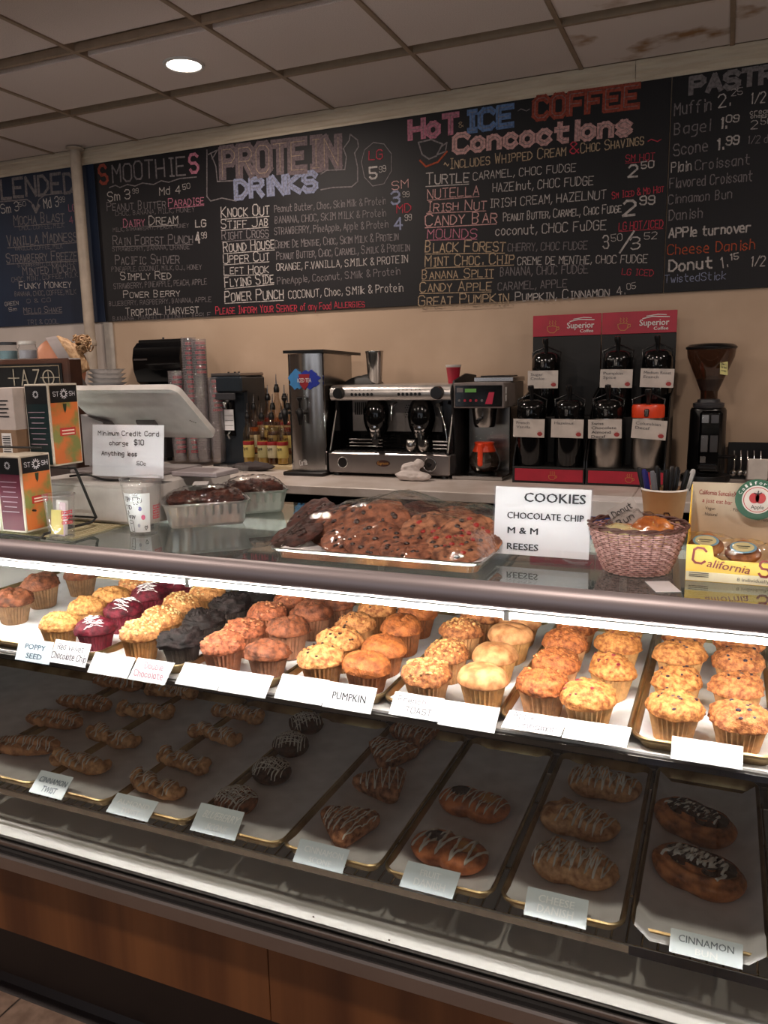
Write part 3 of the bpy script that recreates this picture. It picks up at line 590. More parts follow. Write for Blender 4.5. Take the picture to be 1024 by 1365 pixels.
ORD = ['frontmost', 'second from the front', 'third from the front', 'rearmost']
used = set()
def muffin(kind, x, y, z, label, rnd, v, sc=1):
    r = muffin_proto(kind, v)
    if (kind, v) not in used:
        used.add((kind, v)); o = r; COL.objects.link(o)
    else: o = copy_tree(r)
    o['label'] = label; o['category'] = 'muffin'; o['group'] = 'muffins on the upper shelf'
    o.location = (x, y, z); o.rotation_euler = (rnd.uniform(-.05, .05), rnd.uniform(-.05, .05), rnd.uniform(0, 6.28)); o.scale = (sc, sc, sc*rnd.uniform(.96, 1.06)); return o
MZ = US+.0035
cols = [  # kind(s), x, row positions y, description
 (['blueberry']*3+['blueberry_sugar'], [(-.050, 1.252), (-.050, 1.372), (-.052, 1.492), (-.05, 1.61)], 'golden blueberry muffin in the left row of the right-end pan'),
 (['blueberry_sugar']*4, [(.044, 1.250), (.043, 1.372), (.047, 1.492), (.045, 1.61)], 'sugar-topped blueberry muffin in the right row of the right-end pan'),
 (['apple']*4, [(-.258, 1.268), (-.256, 1.376), (-.262, 1.492), (-.260, 1.61)], 'reddish-brown muffin behind the Apple Cinnamon card'),
 (['cranberry']*4, [(-.178, 1.248), (-.163, 1.386), (-.166, 1.512), (-.168, 1.63)], 'yellow muffin with red cranberries'),
 (['crumb']*4, [(-.457, 1.250), (-.458, 1.366), (-.472, 1.492), (-.462, 1.600)], 'rough crumb-topped muffin behind the French Toast card'),
 (['plain']*4, [(-.358, 1.258), (-.371, 1.380), (-.371, 1.498), (-.378, 1.605)], 'smooth pale yellow muffin without topping'),
 (['choc_chip']*4, [(-.664, 1.250), (-.676, 1.345), (-.694, 1.462), (-.692, 1.575)], 'golden chocolate chip muffin left of the pumpkin row'),
 (['pumpkin']*4, [(-.574, 1.250), (-.581, 1.350), (-.590, 1.470), (-.602, 1.585)], 'orange-brown split-top muffin behind the PUMPKIN card'),
 (['bran']*4, [(-.880, 1.250), (-.900, 1.352), (-.912, 1.468), (-.911, 1.575)], 'pinkish-brown muffin in a pale cup right of the black chocolate ones'),
 (['dark_bran']*4, [(-.784, 1.254), (-.804, 1.371), (-.816, 1.495), (-.800, 1.590)], 'dark brown muffin left of the chocolate chip row'),
 (['oat']*4, [(-1.083, 1.250), (-1.106, 1.350), (-1.140, 1.462), (-1.132, 1.560)], 'light oat-topped muffin right of the red velvet row'),
 (['chocolate']*4, [(-.980, 1.252), (-1.012, 1.366), (-1.022, 1.488), (-1.006, 1.580)], 'nearly black chocolate muffin'),
 (['poppy']*3+['oat'], [(-1.303, 1.252), (-1.325, 1.360), (-1.346, 1.465), (-1.352, 1.570)], 'yellow muffin behind the Poppy Seed card'),
 (['red_velvet']*4, [(-1.206, 1.256), (-1.240, 1.382), (-1.262, 1.500), (-1.258, 1.595)], 'dark red muffin with white icing drizzle'),
 (['brown']*3, [(-1.547, 1.352), (-1.580, 1.475), (-1.562, 1.590)], 'plain brown muffin at the far left of the shelf'),
]
rn = random.Random(3)
for kinds, pos, d in cols:
    for i, (x, y) in enumerate(pos):
        lb = 'last' if i == len(pos)-1 and len(pos) == 3 and False else ORD[i]
        muffin(kinds[i], x, y, MZ, d+', '+lb, rn, i % 3, rn.uniform(.95, 1.02)*(1.04 if kinds[i] == 'brown' else 1))
# ------------------------------------------------------------------ lower shelf pans and pastries
LS = .5322; LY = .02
lows = [(-1.505, 'cinnamon sticks, at the left frame edge'), (-1.292, 'cinnamon twists'), (-1.080, 'shorter twists in the next pan'), (-.862, 'round iced scones'), (-.652, 'triangular cinnamon scones'), (-.437, 'two-fruit danish'), (-.215, 'cheese danish'), (.004, 'cinnamon buns on overhanging white paper')]
for x, nm in lows:
    wide = nm.startswith('cinnamon buns')
    pan('baking_pan', 'metal pan on the lower shelf holding '+nm, x, 1.203+LY+(.0 if not wide else .01), LS, .2115, .58, liner=not wide)
pan('baking_pan', 'narrow metal pan on the lower shelf right of the cinnamon buns', .225, 1.21+LY, LS, .2, .58)
pan('baking_pan', 'long metal pan on the lower shelf left of the cinnamon sticks', -1.94, 1.203+LY, LS, .62, .58)
# big paper sheet in the bun pan, overhanging the front
g = G(); vs = []; nx, ny = 8, 16; rr = random.Random(5)
for j in range(ny+1):
    for i in range(nx+1):
        u = i/nx*2-1; v = j/ny; y = -.016+v*.56; e = max(0, abs(u)-.75)/.25
        z = .0040+e**2*.022+(.022*min(1, max(0, (.05-y)/.04)) if y > 0 else .022-(-y)*.8)+rr.uniform(0, .0008)
        vs.append((u*.097, y, z))
for j in range(ny):
    for i in range(nx): a = j*(nx+1)+i; g.f.append((a, a+1, a+nx+2, a+nx+1)); g.mi.append(0)
g.v = vs; o = g.build('paper_sheet', M['liner'], None, 80, loc=(.004, 1.213+LY, LS)); tag(o, 'large white paper sheet under the cinnamon buns', 'paper')
LZ = LS+.0045
def dome(R, h, rim=.35, seed=0, lump=.003, fine=.001, nu=64, nv=28, extra=None, power=1.0):
    """rounded baked shape: R(a) outline radius, h height"""
    g = G(); rows = []; off = Vector((seed*3.7, seed*1.3, 0))
    for k in range(nv+1):
        ph = radians(128)*k/nv; row = []
        for i in range(nu if k else 1):
            a = 2*pi*i/nu; s = sin(ph)**power if ph <= pi/2 else 1-(1-sin(ph))*.8; r = R(a)*s
            z = h*(1-rim)*cos(ph)+h*rim if ph < pi/2 else h*rim*(1+cos(ph)/.6157)
            p = Vector((r*cos(a), r*sin(a), z)); q = p*36+off
            d = noise.noise(q)*lump+noise.noise(q*2.6)*lump*.8+abs(noise.noise(q*6))*fine*2+noise.noise(q*13)*fine
            if extra: d += extra(p.x, p.y)*max(0, cos(ph) if ph < pi/2 else 0)**.5
            nn = Vector((p.x*.6, p.y*.6, .02+p.z)).normalized()
            if ph > pi/2: d *= max(0, (radians(128)-ph)/radians(38))
            row.append(p+nn*d)
        rows.append(row)
    vs = [rows[0][0]]; fs = []
    for r in rows[1:]: vs += r
    for i in range(nu): fs.append((0, 1+i, 1+(i+1) % nu))
    for k in range(nv-1):
        for i in range(nu): j = (i+1) % nu; fs.append((1+k*nu+i, 1+(k+1)*nu+i, 1+(k+1)*nu+j, 1+k*nu+j))
    fs.append(tuple(reversed([1+(nv-1)*nu+i for i in range(nu)]))); g.add(vs, fs); return g
def zig(x0, x1, n, w, rnd, tilt=0):
    return [(x0+(x1-x0)*i/n+tilt*(1 if i % 2 else -1)+rnd.uniform(-.002, .002), (w if i % 2 else -w)+rnd.uniform(-.006, .006)) for i in range(n+1)]
crusts = dict(twist=M_('twist_crust', (246, 196, 130), (200, 140, 84), 45, .4), stick=M_('stick_crust', (228, 168, 108), (180, 118, 70), 40, .5), scone=M_('scone_crust', (184, 124, 82), (98, 56, 36), 60), dscone=M_('dark_scone_crust', (86, 54, 40), (50, 30, 24), 60),
              tri=M_('triangle_scone_crust', (218, 158, 106), (150, 92, 58), 60), danish=M_('danish_crust', (232, 146, 84), (180, 98, 52), 30, .2, .4), cheese=M_('cheese_danish_crust', (250, 204, 140), (224, 160, 98), 40, .3, .45), bun=M_('bun_crust', (214, 140, 78), (150, 82, 38), 30, .2, .45))
def twist(L, R, turns, seed, endf=.3, lobes=2):
    g = G(); n = 64; m = 40; rnd = random.Random(seed); vs = []; fs = []; ph0 = rnd.uniform(0, 6)
    for k in range(n+1):
        t = k/n; u = abs(t*2-1); env = (1-u**6)**.5 if u < 1 else 0; env = max(env, .12); w_ = R*(.80+endf*u**2.2)*env; x = (t-.5)*L
        for i in range(m):
            a = 2*pi*i/m; tw = turns*2*pi*t+ph0; rr = w_*(1-.42*abs(cos(lobes*(a-tw)/2))**9+.05*abs(sin(6*(a-tw)))-.05*cos(lobes*(a-tw)))
            p = Vector((x, rr*cos(a)*1.05, rr*sin(a)*.78)); q = p*45+Vector((seed, 0, 0)); d = noise.noise(q)*.0032+noise.noise(q*3)*.0018+abs(noise.noise(q*8))*.0012
            p += Vector((0, cos(a), sin(a)))*d; p.z = max(p.z+R*.72, .0002+.001*abs(cos(a))); p.y += .006*sin(t*5+seed); vs.append(p)
    for k in range(n):
        for i in range(m): j = (i+1) % m; fs.append((k*m+i, k*m+j, (k+1)*m+j, (k+1)*m+i))
    fs.append(tuple(reversed(range(m)))); fs.append(tuple(n*m+i for i in range(m))); g.add(vs, fs); return g
def pastry(name, cat, label, g, crust, loc, rz, strands, group, fills=(), icr=.0013, icm='icing'):
    r = thing(name, label, cat, loc, rz, group); bv = bvh_of(g); g.build('crust', crusts[crust], r, 80)
    for nm, m, gf in fills: gf(bv).build(nm, m, r, True)
    if strands:
        ic = G()
        for s in strands: drizzle(ic, bv, s, icr)
        ic.build('icing_drizzle', M[icm], r, True)
    return r
rp = random.Random(11)
for i, (px, py) in enumerate([(34, 992), (73, 958), (113, 936), (158, 908)]):
    p = on_level(px, py, LZ+.025); g = twist(.178, .033, .25, 3+i, -.25, 2); pastry('cinnamon_stick', 'pastry', 'flat brown cinnamon stick pastry in the left-edge pan, '+ORD[i], g, 'stick', (p.x, p.y, LZ), radians([13, 2, 6, 4][i]), [zig(-.078, .076, 15, .03, rp)], 'pastries on the lower shelf')
for i, (px, py) in enumerate([(106, 1014), (150, 980), (193, 946), (228, 920)]):
    p = on_level(px, py, LZ+.022); g = twist(.172, .028, [.9, 1.1, 1.0, .8][i], 20+i); pastry('cinnamon_twist', 'pastry', 'wide twisted pastry behind the CINNAMON TWIST card, '+ORD[i], g, 'twist', (p.x, p.y, LZ), radians([2, -7, 6, 0][i]), [zig(-.055, .068, 15, .026, rp)], 'pastries on the lower shelf')
for i, (px, py) in enumerate([(208, 1044), (244, 1012), (287, 977), (318, 950)]):
    p = on_level(px, py, LZ+.022); g = twist(.160, .0275, [1.3, 1.1, 1.2, .9][i], 40+i); pastry('almond_twist', 'pastry', 'narrow twisted pastry in the pan left of the round scones, '+ORD[i], g, 'twist', (p.x, p.y, LZ), radians([-12, -14, -11, 0][i]), [zig(-.062, .064, 14, .026, rp)], 'pastries on the lower shelf')
for i, (px, py) in enumerate([(314, 1060), (362, 1021), (387, 986), (408, 958)]):
    p = on_level(px, py, LZ+.028); g = dome(lambda a, i=i: .046*(1+.04*cos(2*a+i)), .040, .35, 60+i, .0035, .0018)
    st = [zig(-.04, .04, 18, .038, rp), [(y, x) for x, y in zig(-.03, .03, 7, .03, rp)]]
    pastry('round_scone', 'scone', ('light brown' if i == 0 else 'dark brown')+' round scone with fine icing lines, '+ORD[i], g, 'scone' if i == 0 else 'dscone', (p.x, p.y, LZ), radians(20*i-20), st, 'pastries on the lower shelf', icr=.0011)
for i, (px, py) in enumerate([(463, 1096), (511, 1042), (521, 1001), (553, 977)]):
    p = on_level(px, py, LZ+.022)
    def tri(a, ph=0): c = math.fmod(a+pi/3+10*pi, 2*pi/3)-pi/3; return min(.043/max(cos(c), .2), .072)*(1 if abs(c) < .9 else .97)
    g = dome(tri, .040, .45, 80+i, .0035, .0018, power=.7); st = [zig(-.050, .062, 13, .048, rp, -.004)]
    pastry('triangular_scone', 'scone', 'triangular brown scone with zigzag icing, '+ORD[i], g, 'tri', (p.x, p.y, LZ), radians([-18, 12, -25, -8][i]), st, 'pastries on the lower shelf', icr=.0014)
def two(a): return .037+.041*abs(cos(a))**1.3
def patch(x0, y0, rx, ry, h):
    def f(bv):
        g = G(); n = 20; vs = []; fs = []
        c = drop(bv, x0, y0) or Vector((x0, y0, .02)); vs.append(c+Vector((0, 0, h)))
        for k in (1, 2, 3, 4):
            t = k/4
            for i in range(n):
                a = 2*pi*i/n; x = x0+rx*t*cos(a)*(1+.08*sin(3*a)); y = y0+ry*t*sin(a); q = drop(bv, x, y); z = q.z if q else c.z-.004
                vs.append(Vector((x, y, z+h*(1-t**2)-(.0008 if k == 4 else 0))))
        for i in range(n):
            j = (i+1) % n; fs.append((0, 1+i, 1+j))
            for k in range(3): fs.append((1+k*n+i, 1+(k+1)*n+i, 1+(k+1)*n+j, 1+k*n+j))
        g.add(vs, fs); return g
    return f
bluef = mat('dark_berry_filling', (26, 20, 30), .25, bump=.8, bscale=200); yelf = mat('lemon_filling', (196, 132, 62), .3, bump=.3, bscale=100)
for i, (px, py, rz) in enumerate([(599, 1132, -12), (632, 1069, -8)]):
    p = on_level(px, py, LZ+.02); g = dome(two, .038, .45, 100+i, .001, .0006, nu=56, extra=lambda x, y: -.006*max(0, 1-((x-.030)**2+y*y)/.0004)-.006*max(0, 1-((x+.030)**2+y*y)/.0004))
    st = [zig(-.066, .070, 9 if i == 0 else 15, .038, rp, .002)]
    pastry('fruit_danish', 'pastry', ('front' if i == 0 else 'rear')+' double danish with dark berry and yellow fillings', g, 'danish', (p.x, p.y, LZ), radians(rz), st, 'pastries on the lower shelf',
           [('berry_filling', bluef, patch(-.036, .010, .026, .019, .004)), ('lemon_filling', yelf, patch(.034, .007, .023, .018, .002))], icr=.0026 if i == 0 else .0013)
for i, (px, py, rz) in enumerate([(763, 1150, -8), (769, 1090, -10), (803, 1042, -4)]):
    p = on_level(px, py, LZ+.022); g = dome(lambda a: .042+.037*abs(cos(a))**1.5+.005*cos(3*a), [.048, .042, .044][i], .4, 120+i, .005, .001, nu=56, extra=lambda x, y: .004*sin(x*170+y*60))
    st = [zig(-.072, .072, 21, .042, rp, .003), [(x, y*.7) for x, y in zig(-.04, .05, 9, .04, rp, -.004)]] if i != 1 else [zig(-.025, .072, 13, .04, rp, .003)]
    pastry('cheese_danish', 'pastry', 'lumpy golden danish behind the CHEESE DANISH card, '+('frontmost', 'middle one', 'rearmost')[i], g, 'cheese', (p.x, p.y, LZ), radians(rz), st, 'pastries on the lower shelf', icr=.0016)
glaze = mat('dark_cinnamon_glaze', (64, 34, 24), .22, rgb2=(40, 20, 16), scale=40)
for i, (px, py, rz, sx) in enumerate([(931, 1160, -22, 1.0), (926, 1094, -30, .92)]):
    p = on_level(px, py, LZ+.022)
    g = dome(lambda a: .049+.034*abs(cos(a))**1.6, .046, .5, 140+i, .001, .0005, nu=60, nv=26, extra=lambda x, y: .0035*cos(sqrt((x*.65)**2+y*y)*420-atan2(y, x*.65)))
    def glz(bv, i=i):
        gg = G(); n = 32; vs = [drop(bv, 0, 0)+Vector((0, 0, .003))]; fs = []
        for k in range(1, 8):
            t = k/7
            for q in range(n):
                a = 2*pi*q/n; R_ = (.049+.034*abs(cos(a))**1.6)*.82*(1+.05*sin(5*a)); h = drop(bv, R_*t*cos(a), .006+R_*t*sin(a)*.84); z = h.z if h else .02
                vs.append(Vector((R_*t*cos(a), .006+R_*t*sin(a)*.84, z+.0022-(.003 if k == 7 else 0))))
        for q in range(n):
            j = (q+1) % n; fs.append((0, 1+q, 1+j))
            for k in range(6): fs.append((1+k*n+q, 1+(k+1)*n+q, 1+(k+1)*n+j, 1+k*n+j))
        gg.add(vs, fs); return gg
    st = [[(-.052+.011*k, -.012+.004*(k % 2)-.001*k), (-.044+.011*k, .026)] for k in range(8)]+[zig(-.055, .05, 10, .018, rp, .004)]
    if i == 0: st += [[(.052, -.008), (.046, -.034)], [(-.05, .0), (-.058, -.016)]]
    o = pastry('cinnamon_bun', 'pastry', ('front' if i == 0 else 'rear')+' large oval cinnamon bun with dark glaze and thick icing', g, 'bun', (p.x, p.y, LZ), radians(rz), st, 'pastries on the lower shelf', [('cinnamon_glaze', glaze, glz)], icr=.0030 if i == 0 else .002)
for nm, px in (('left', 893), ('right', 915)):
    p = on_level(px, 1031, LZ); g = G(); 
    for k in range(6): g.ball((rp.uniform(-.01, .01), rp.uniform(-.006, .006), .003), rp.uniform(.002, .005), 7, 5, (1, .7, .6))
    o = g.build('glaze_crumb', glaze, None, True, loc=p); tag(o, 'dark blob of spilt glaze on the white paper behind the buns, '+nm+' one', 'crumb')
# ------------------------------------------------------------------ name cards on the shelves
faint = mat('faint_print', (196, 196, 202), .5); pinkp = mat('faint_pink_pen', (206, 140, 160), .5); greyp = mat('grey_pen', (96, 88, 96), .5); bold = mat('dark_print', (34, 34, 38), .5)
lcard = mat('lower_card', (214, 222, 228), .28, scale=3, rgb2=(206, 214, 220)); wprint = mat('glossy_white_print', (250, 250, 252), .3); bprint = mat('blue_grey_print', (70, 90, 110), .4)
blcard = mat('pale_blue_card', (206, 218, 226), .4, scale=3, rgb2=(200, 212, 222))
def card(quad, label, lines, m, zb, yb, tag_m=None, upper=True):
    """quad = TL,TR,BR,BL of the card in the photograph; stands on the shelf rail at depth yb, leaning back"""
    BL = on_depth(*quad[3], yb); BR = on_depth(*quad[2], yb); zz = (BL.z+BR.z)/2; wdt = (BR-BL).length
    BL = Vector((BL.x, yb, zz)); BR = Vector((BR.x, yb, zz)); u = Vector((1, 0, 0))
    lean = .0165/(zb+.0245-zz); tx, ty = (quad[0][0]+quad[1][0])/2, (quad[0][1]+quad[1][1])/2; best = None
    for k in range(20, 70):  # height along the lean that reaches the top edge seen in the photo
        dz = k*.001; p = on_depth(tx, ty, yb+lean*dz); e = abs(p.z-zz-dz)
        if best is None or e < best[0]: best = (e, p, dz)
    top = Vector((best[1].x, yb+lean*best[2], zz+best[2])); tl = top-u*wdt/2
    upv = tl-BL; nrm = u.cross(upv).normalized()
    org = (BL+BR)/2; t = thing('name_card', label, 'card', org, 0, 'name cards on the shelf edges'); v = [BL-org, BR-org, BR+upv-org, BL+upv-org]
    g = G().prism([p for p in v], (-nrm*.0009)); g.build('card', m, t)
    by = {}
    for tx, u0, v0, u1, v1, h, ink, kind in lines:
        L = upv.length; P0 = v[0]+u*wdt*u0+upv*v0; P1 = v[0]+u*wdt*u1+upv*v1
        gg = by.setdefault(ink.name, (G(), ink))[0]
        if kind == 'p': print_text(gg, tx, P0, P1, h*L, nrm, .012)
        else: scribe(gg, tx, P0, P1, h*L, nrm, h*L*.12)
    for gg, ink in by.values(): gg.build('lettering', ink, t)
    return t
U = [
 ([(26, 853), (72, 852), (65, 884), (20, 881)], 'pale blue card reading POPPY SEED', [('POPPY', .22, .55, .8, .55, .24, bprint, 'p'), ('SEED', .3, .15, .75, .15, .24, bprint, 'p')], blcard),
 ([(73, 852), (123, 858), (113, 888), (66, 884)], 'white card hand-written Red Velvet Chocolate Chip', [('Red Velvet', .12, .6, .85, .6, .25, greyp, 's'), ('Chocolate Chip', .02, .2, .98, .2, .28, greyp, 's')], M['card']),
 ([(126, 870), (182, 875), (169, 904), (116, 897)], 'blank white card below the light oat-topped muffins', [], M['card']),
 ([(183, 875), (234, 885), (219, 915), (170, 904)], 'white card with faint pink writing below the black chocolate muffins', [('Double', .3, .6, .8, .6, .24, pinkp, 's'), ('Chocolate', .12, .2, .9, .2, .26, pinkp, 's')], M['card']),
 ([(246, 882), (303, 891), (289, 921), (233, 911)], 'blank white card below the pinkish-brown muffins', [], M['card']),
 ([(304, 892), (362, 900), (353, 930), (290, 922)], 'blank white card below the dark brown muffins', [], M['card']),
 ([(378, 898), (438, 907), (428, 942), (365, 929)], 'blank white card left of the PUMPKIN card', [], M['card']),
 ([(439, 907), (502, 918), (494, 954), (429, 940)], 'white card reading PUMPKIN', [('PUMPKIN', .16, .36, .84, .36, .3, bold, 'p')], M['card']),
 ([(526, 921), (593, 932), (584, 963), (518, 951)], 'white card hand-written French Toast', [('French', .12, .58, .68, .58, .24, greyp, 's'), ('TOAST', .32, .18, .84, .18, .25, greyp, 's')], M['card']),
 ([(593, 935), (665, 941), (659, 975), (583, 968)], 'blank white card below the smooth yellow muffins', [], M['card']),
 ([(680, 946), (756, 959), (747, 983), (668, 968)], 'white card hand-written Apple Cinnamon', [('Apple', .12, .62, .52, .62, .3, greyp, 's'), ('Cinnamon', .22, .14, .92, .14, .32, greyp, 's')], M['card']),
 ([(757, 960), (842, 968), (835, 996), (749, 984)], 'blank white card below the cranberry muffins', [], M['card']),
 ([(896, 981), (990, 995), (990, 1026), (894, 1011)], 'blank white card below the blueberry muffins at the right', [], M['card'])]
for q, l, t, m in U: card(q, l, t, m, US, 1.1845)
LC = [
 ([(56, 1025), (97, 1037), (82, 1068), (38, 1054)], 'pale card reading CINNAMON TWIST on the lower shelf', [('CINNAMON', .1, .52, .92, .52, .24, bprint, 'p'), ('TWIST', .3, .14, .74, .14, .26, bprint, 'p')]),
 ([(157, 1058), (211, 1067), (196, 1094), (141, 1084)], 'pale card with glossy white print, right of CINNAMON TWIST', [('ALMOND', .12, .52, .88, .52, .24, wprint, 'p'), ('TWIST', .3, .14, .74, .14, .26, wprint, 'p')]),
 ([(268, 1079), (327, 1092), (313, 1122), (253, 1105)], 'pale card for blueberry scones below the round scones', [('BLUEBERRY', .14, .52, .92, .52, .26, wprint, 'p'), ('SCONE', .3, .14, .74, .14, .24, wprint, 'p')]),
 ([(402, 1120), (465, 1130), (456, 1163), (390, 1150)], 'pale card reading CINNAMON SCONE below the triangular scones', [('CINNAMON', .15, .52, .92, .52, .26, wprint, 'p'), ('SCONE', .3, .14, .74, .14, .24, wprint, 'p')]),
 ([(544, 1147), (614, 1163), (603, 1200), (532, 1180)], 'pale card reading FRUIT DANISH below the double danish', [('FRUIT', .3, .56, .68, .56, .24, wprint, 'p'), ('DANISH', .24, .18, .82, .18, .28, wprint, 'p')]),
 ([(703, 1182), (785, 1199), (781, 1239), (698, 1219)], 'pale card reading CHEESE DANISH on the lower shelf', [('CHEESE', .2, .56, .78, .56, .27, wprint, 'p'), ('DANISH', .2, .2, .78, .2, .29, wprint, 'p')]),
 ([(895, 1239), (989, 1258), (990, 1294), (892, 1267)], 'pale card reading CINNAMON BUN at the lower right', [('CINNAMON', .12, .52, .88, .52, .3, mat('grey_print', (90, 100, 110), .4), 'p'), ('BUN', .36, .12, .66, .12, .27, wprint, 'p')])]
for q, l, t in LC: card(q, l, t, lcard, LS, 1.1835+LY)
# ------------------------------------------------------------------ things on top of the glass
T = GLASS
# cookie tray
ct = pan('cookie_tray', 'bright silver tray of large cookies under cling film on the glass top', -.598, 1.318, T, .435, .36, m=mat('bright_tray', (222, 222, 220), .25, 1), lm=M['liner'])
ckm = M_('chocolate_chip_cookie', (160, 106, 72), (120, 74, 50), 50, .4); ckd = M_('dark_cookie', (84, 48, 36), (56, 32, 26), 50, .4); ckl = M_('candy_cookie', (184, 132, 90), (124, 78, 50), 50, .4)
chipm = mat('chocolate_chip', (46, 24, 18), .35); cand = [mat('candy_red', (170, 34, 30), .3), mat('candy_orange', (206, 110, 40), .3), mat('candy_brown', (70, 40, 30), .3)]
cp_ = {}
def cookie(kind, label, loc, rx, ry, rz, sc=1):
    if kind not in cp_:
        seed = {'chip': 3, 'dark': 9, 'candy': 15}[kind]; g = dome(lambda a: .062*(1+.025*sin(3*a+seed)+.015*sin(5*a)), .014, .45, seed, .0032, .0018, nu=56, nv=20, power=.75); bv = bvh_of(g)
        r = thing('cookie', label, 'cookie', loc, 0, 'cookies on the silver tray'); g.build('crumb', {'chip': ckm, 'dark': ckd, 'candy': ckl}[kind], r, 80); rnd = random.Random(seed)
        t = [G(), G()]
        for k in range(16):
            a = rnd.uniform(0, 6.28); q = sqrt(rnd.random())*.052; p = drop(bv, q*cos(a), q*sin(a))
            if p: t[0 if kind != 'candy' or k % 2 else 1].ball(p, rnd.uniform(.0035, .0070), 8, 5, (1, .8, .45))
        t[0].build('chocolate_chips', chipm, r, True)
        if kind == 'candy': t[1].build('candy_pieces', cand[0], r, True)
        cp_[kind] = r
    else: r = copy_tree(cp_[kind]); r['label'] = label; r.location = loc
    r.rotation_euler = (Matrix.Rotation(radians(rx), 3, 'X') @ Matrix.Rotation(radians(ry), 3, 'Y') @ Matrix.Rotation(radians(rz), 3, 'Z')).to_euler(); r.scale = (sc, sc, 1.1); return r
CK = [('dark', 418, 720, 1.54, 34, -14, 10, 'dark cookie at the left end of the pile', 1), ('dark', 398, 733, 1.43, 14, -8, 60, 'dark cookie lying lowest at the left front', .9), ('chip', 452, 722, 1.48, 34, -10, 30, 'brown cookie left of the tall middle one', 1), ('chip', 470, 738, 1.42, 16, 0, 80, 'brown cookie at the front left of the pile', 1),
      ('chip', 506, 712, 1.46, 40, 6, 120, 'tall brown cookie standing highest in the middle', 1.16), ('chip', 500, 738, 1.41, 22, 4, 200, 'brown cookie low at the front middle', 1), ('dark', 556, 716, 1.54, 34, 8, 0, 'dark cookie at the back right of the middle', 1.05), ('candy', 575, 730, 1.45, 34, 6, 40, 'pale cookie with chips right of the middle', 1.0),
      ('chip', 600, 715, 1.57, 28, 8, 90, 'brown cookie at the back right', 1), ('candy', 628, 726, 1.45, 34, 6, 150, 'cookie with red candy pieces at the right end', 1), ('candy', 606, 742, 1.41, 16, 6, 210, 'pale candy cookie low at the right front', .95), ('chip', 545, 745, 1.385, 12, 2, 20, 'brown cookie lowest at the front', .9)]
for k, px, py, y, rx, ry, rz, l, sc in CK:
    p = on_depth(px, py, y); cookie(k, l, (p.x, y, max(p.z-.012, T+.006+abs(sin(radians(rx)))*.05)), rx, ry, rz, sc)
film = clear('cling_film', (250, 250, 250), .03, 1.45, .06, bump=.9, bscale=22)
def wrap(label, cx, cy, z, wx, ly, hf, m=film, nx=46, ny=30, seed=1, loc_cat='film', amp=.004):
    g = G(); vs = []; off = Vector((seed*5, 0, 0))
    for j in range(ny+1):
        for i in range(nx+1):
            u = i/nx*2-1; v = j/ny; zz = hf(u, v)+noise.ridged_multi_fractal(Vector((u*5, v*4, seed)), .9, 2.1, 3, 1, 2)*amp*min(1, 6*(1-abs(u)))*min(1, 8*v)*min(1, 8*(1-v))
            vs.append((u*wx/2, v*ly, zz))
    for j in range(ny):
        for i in range(nx): a = j*(nx+1)+i; g.f.append((a, a+1, a+nx+2, a+nx+1)); g.mi.append(0)
    g.v = vs; o = g.build('cling_film', m, None, 180, loc=(cx, cy, z)); return tag(o, label, loc_cat)
def hcook(u, v):
    a = min(1, (1-abs(u))/.28)**.6; b = min(1, v/.22)*min(1, (1-v)/.25); mid = .070+.022*math.exp(-((u+.12)/.3)**2)-.012*max(0, -u-.3)
    return .024+(mid-.016)*max(0, min(a, 1))*max(0, b)**.7
wrap('crinkled clear cling film stretched over the tray of cookies', -.598, 1.318, T, .437, .36, hcook)
# cookies sign in an acrylic stand
acr = clear('acrylic', (253, 253, 254), .0, 1.4)
def sign_stand(name, label, p0, p1, y, z0, z1, back, lines, cat='sign', foot=.03, m=None, ink=None):
    cx = (p0+p1)/2; t = thing(name, label, cat, (cx, y, z0)); hw = (p1-p0)/2; H = z1-z0; k = back/H
    G().prism([(-hw+.003, .0, .012), (hw-.003, .0, .012), (hw-.003, back*(1-.012/H)+.0, H-.002), (-hw+.003, back*(1-.012/H), H-.002)], (0, .0008, 0)).build('printed_sheet', m or M['card'], t)
    g = G().prism([(-hw, -.0045, .0), (hw, -.0045, 0), (hw, -.0045+back, H), (-hw, -.0045+back, H)], (0, .0012, 0)); g.build('acrylic_front', acr, t)
    G().prism([(-hw, .002, .0), (hw, .002, 0), (hw, .002+back, H), (-hw, .002+back, H)], (0, .0012, 0)).build('acrylic_back', acr, t)
    G().box(-hw, hw, -.004, foot, 0, .0018, .0005).build('acrylic_foot', acr, t)
    u = Vector((1, 0, 0)); upv = Vector((0, back, H)).normalized(); n = u.cross(upv).normalized(); by = {}
    for l in lines:
        tx, a, b, v, h = l[:5]; kind = l[5] if len(l) > 5 else 'p'; ik = l[6] if len(l) > 6 else (ink or M['ink'])
        P0 = Vector((-hw+2*hw*a, -.0006-back*.012/H, .0))+Vector((0, back, H))*v; P1 = P0+u*2*hw*(b-a); gg = by.setdefault(ik.name, (G(), ik))[0]
        if kind == 'p': print_text(gg, tx, P0, P1, h*H, n, .022)
        else: scribe(gg, tx, P0, P1, h*H, n, h*H*.15)
    for gg, ik in by.values(): gg.build('lettering', ik, t)
    return t
sign_stand('cookie_sign', 'white printed sign in clear stand reading COOKIES, CHOCOLATE CHIP, M & M, REESES', -.396, -.212, 1.448, T, 1.240, .018,
           [('COOKIES', .32, .93, .80, .125), ('CHOCOLATE CHIP', .15, .92, .57, .088), ('M & M', .16, .47, .37, .088), ('REESES', .16, .48, .155, .088)])
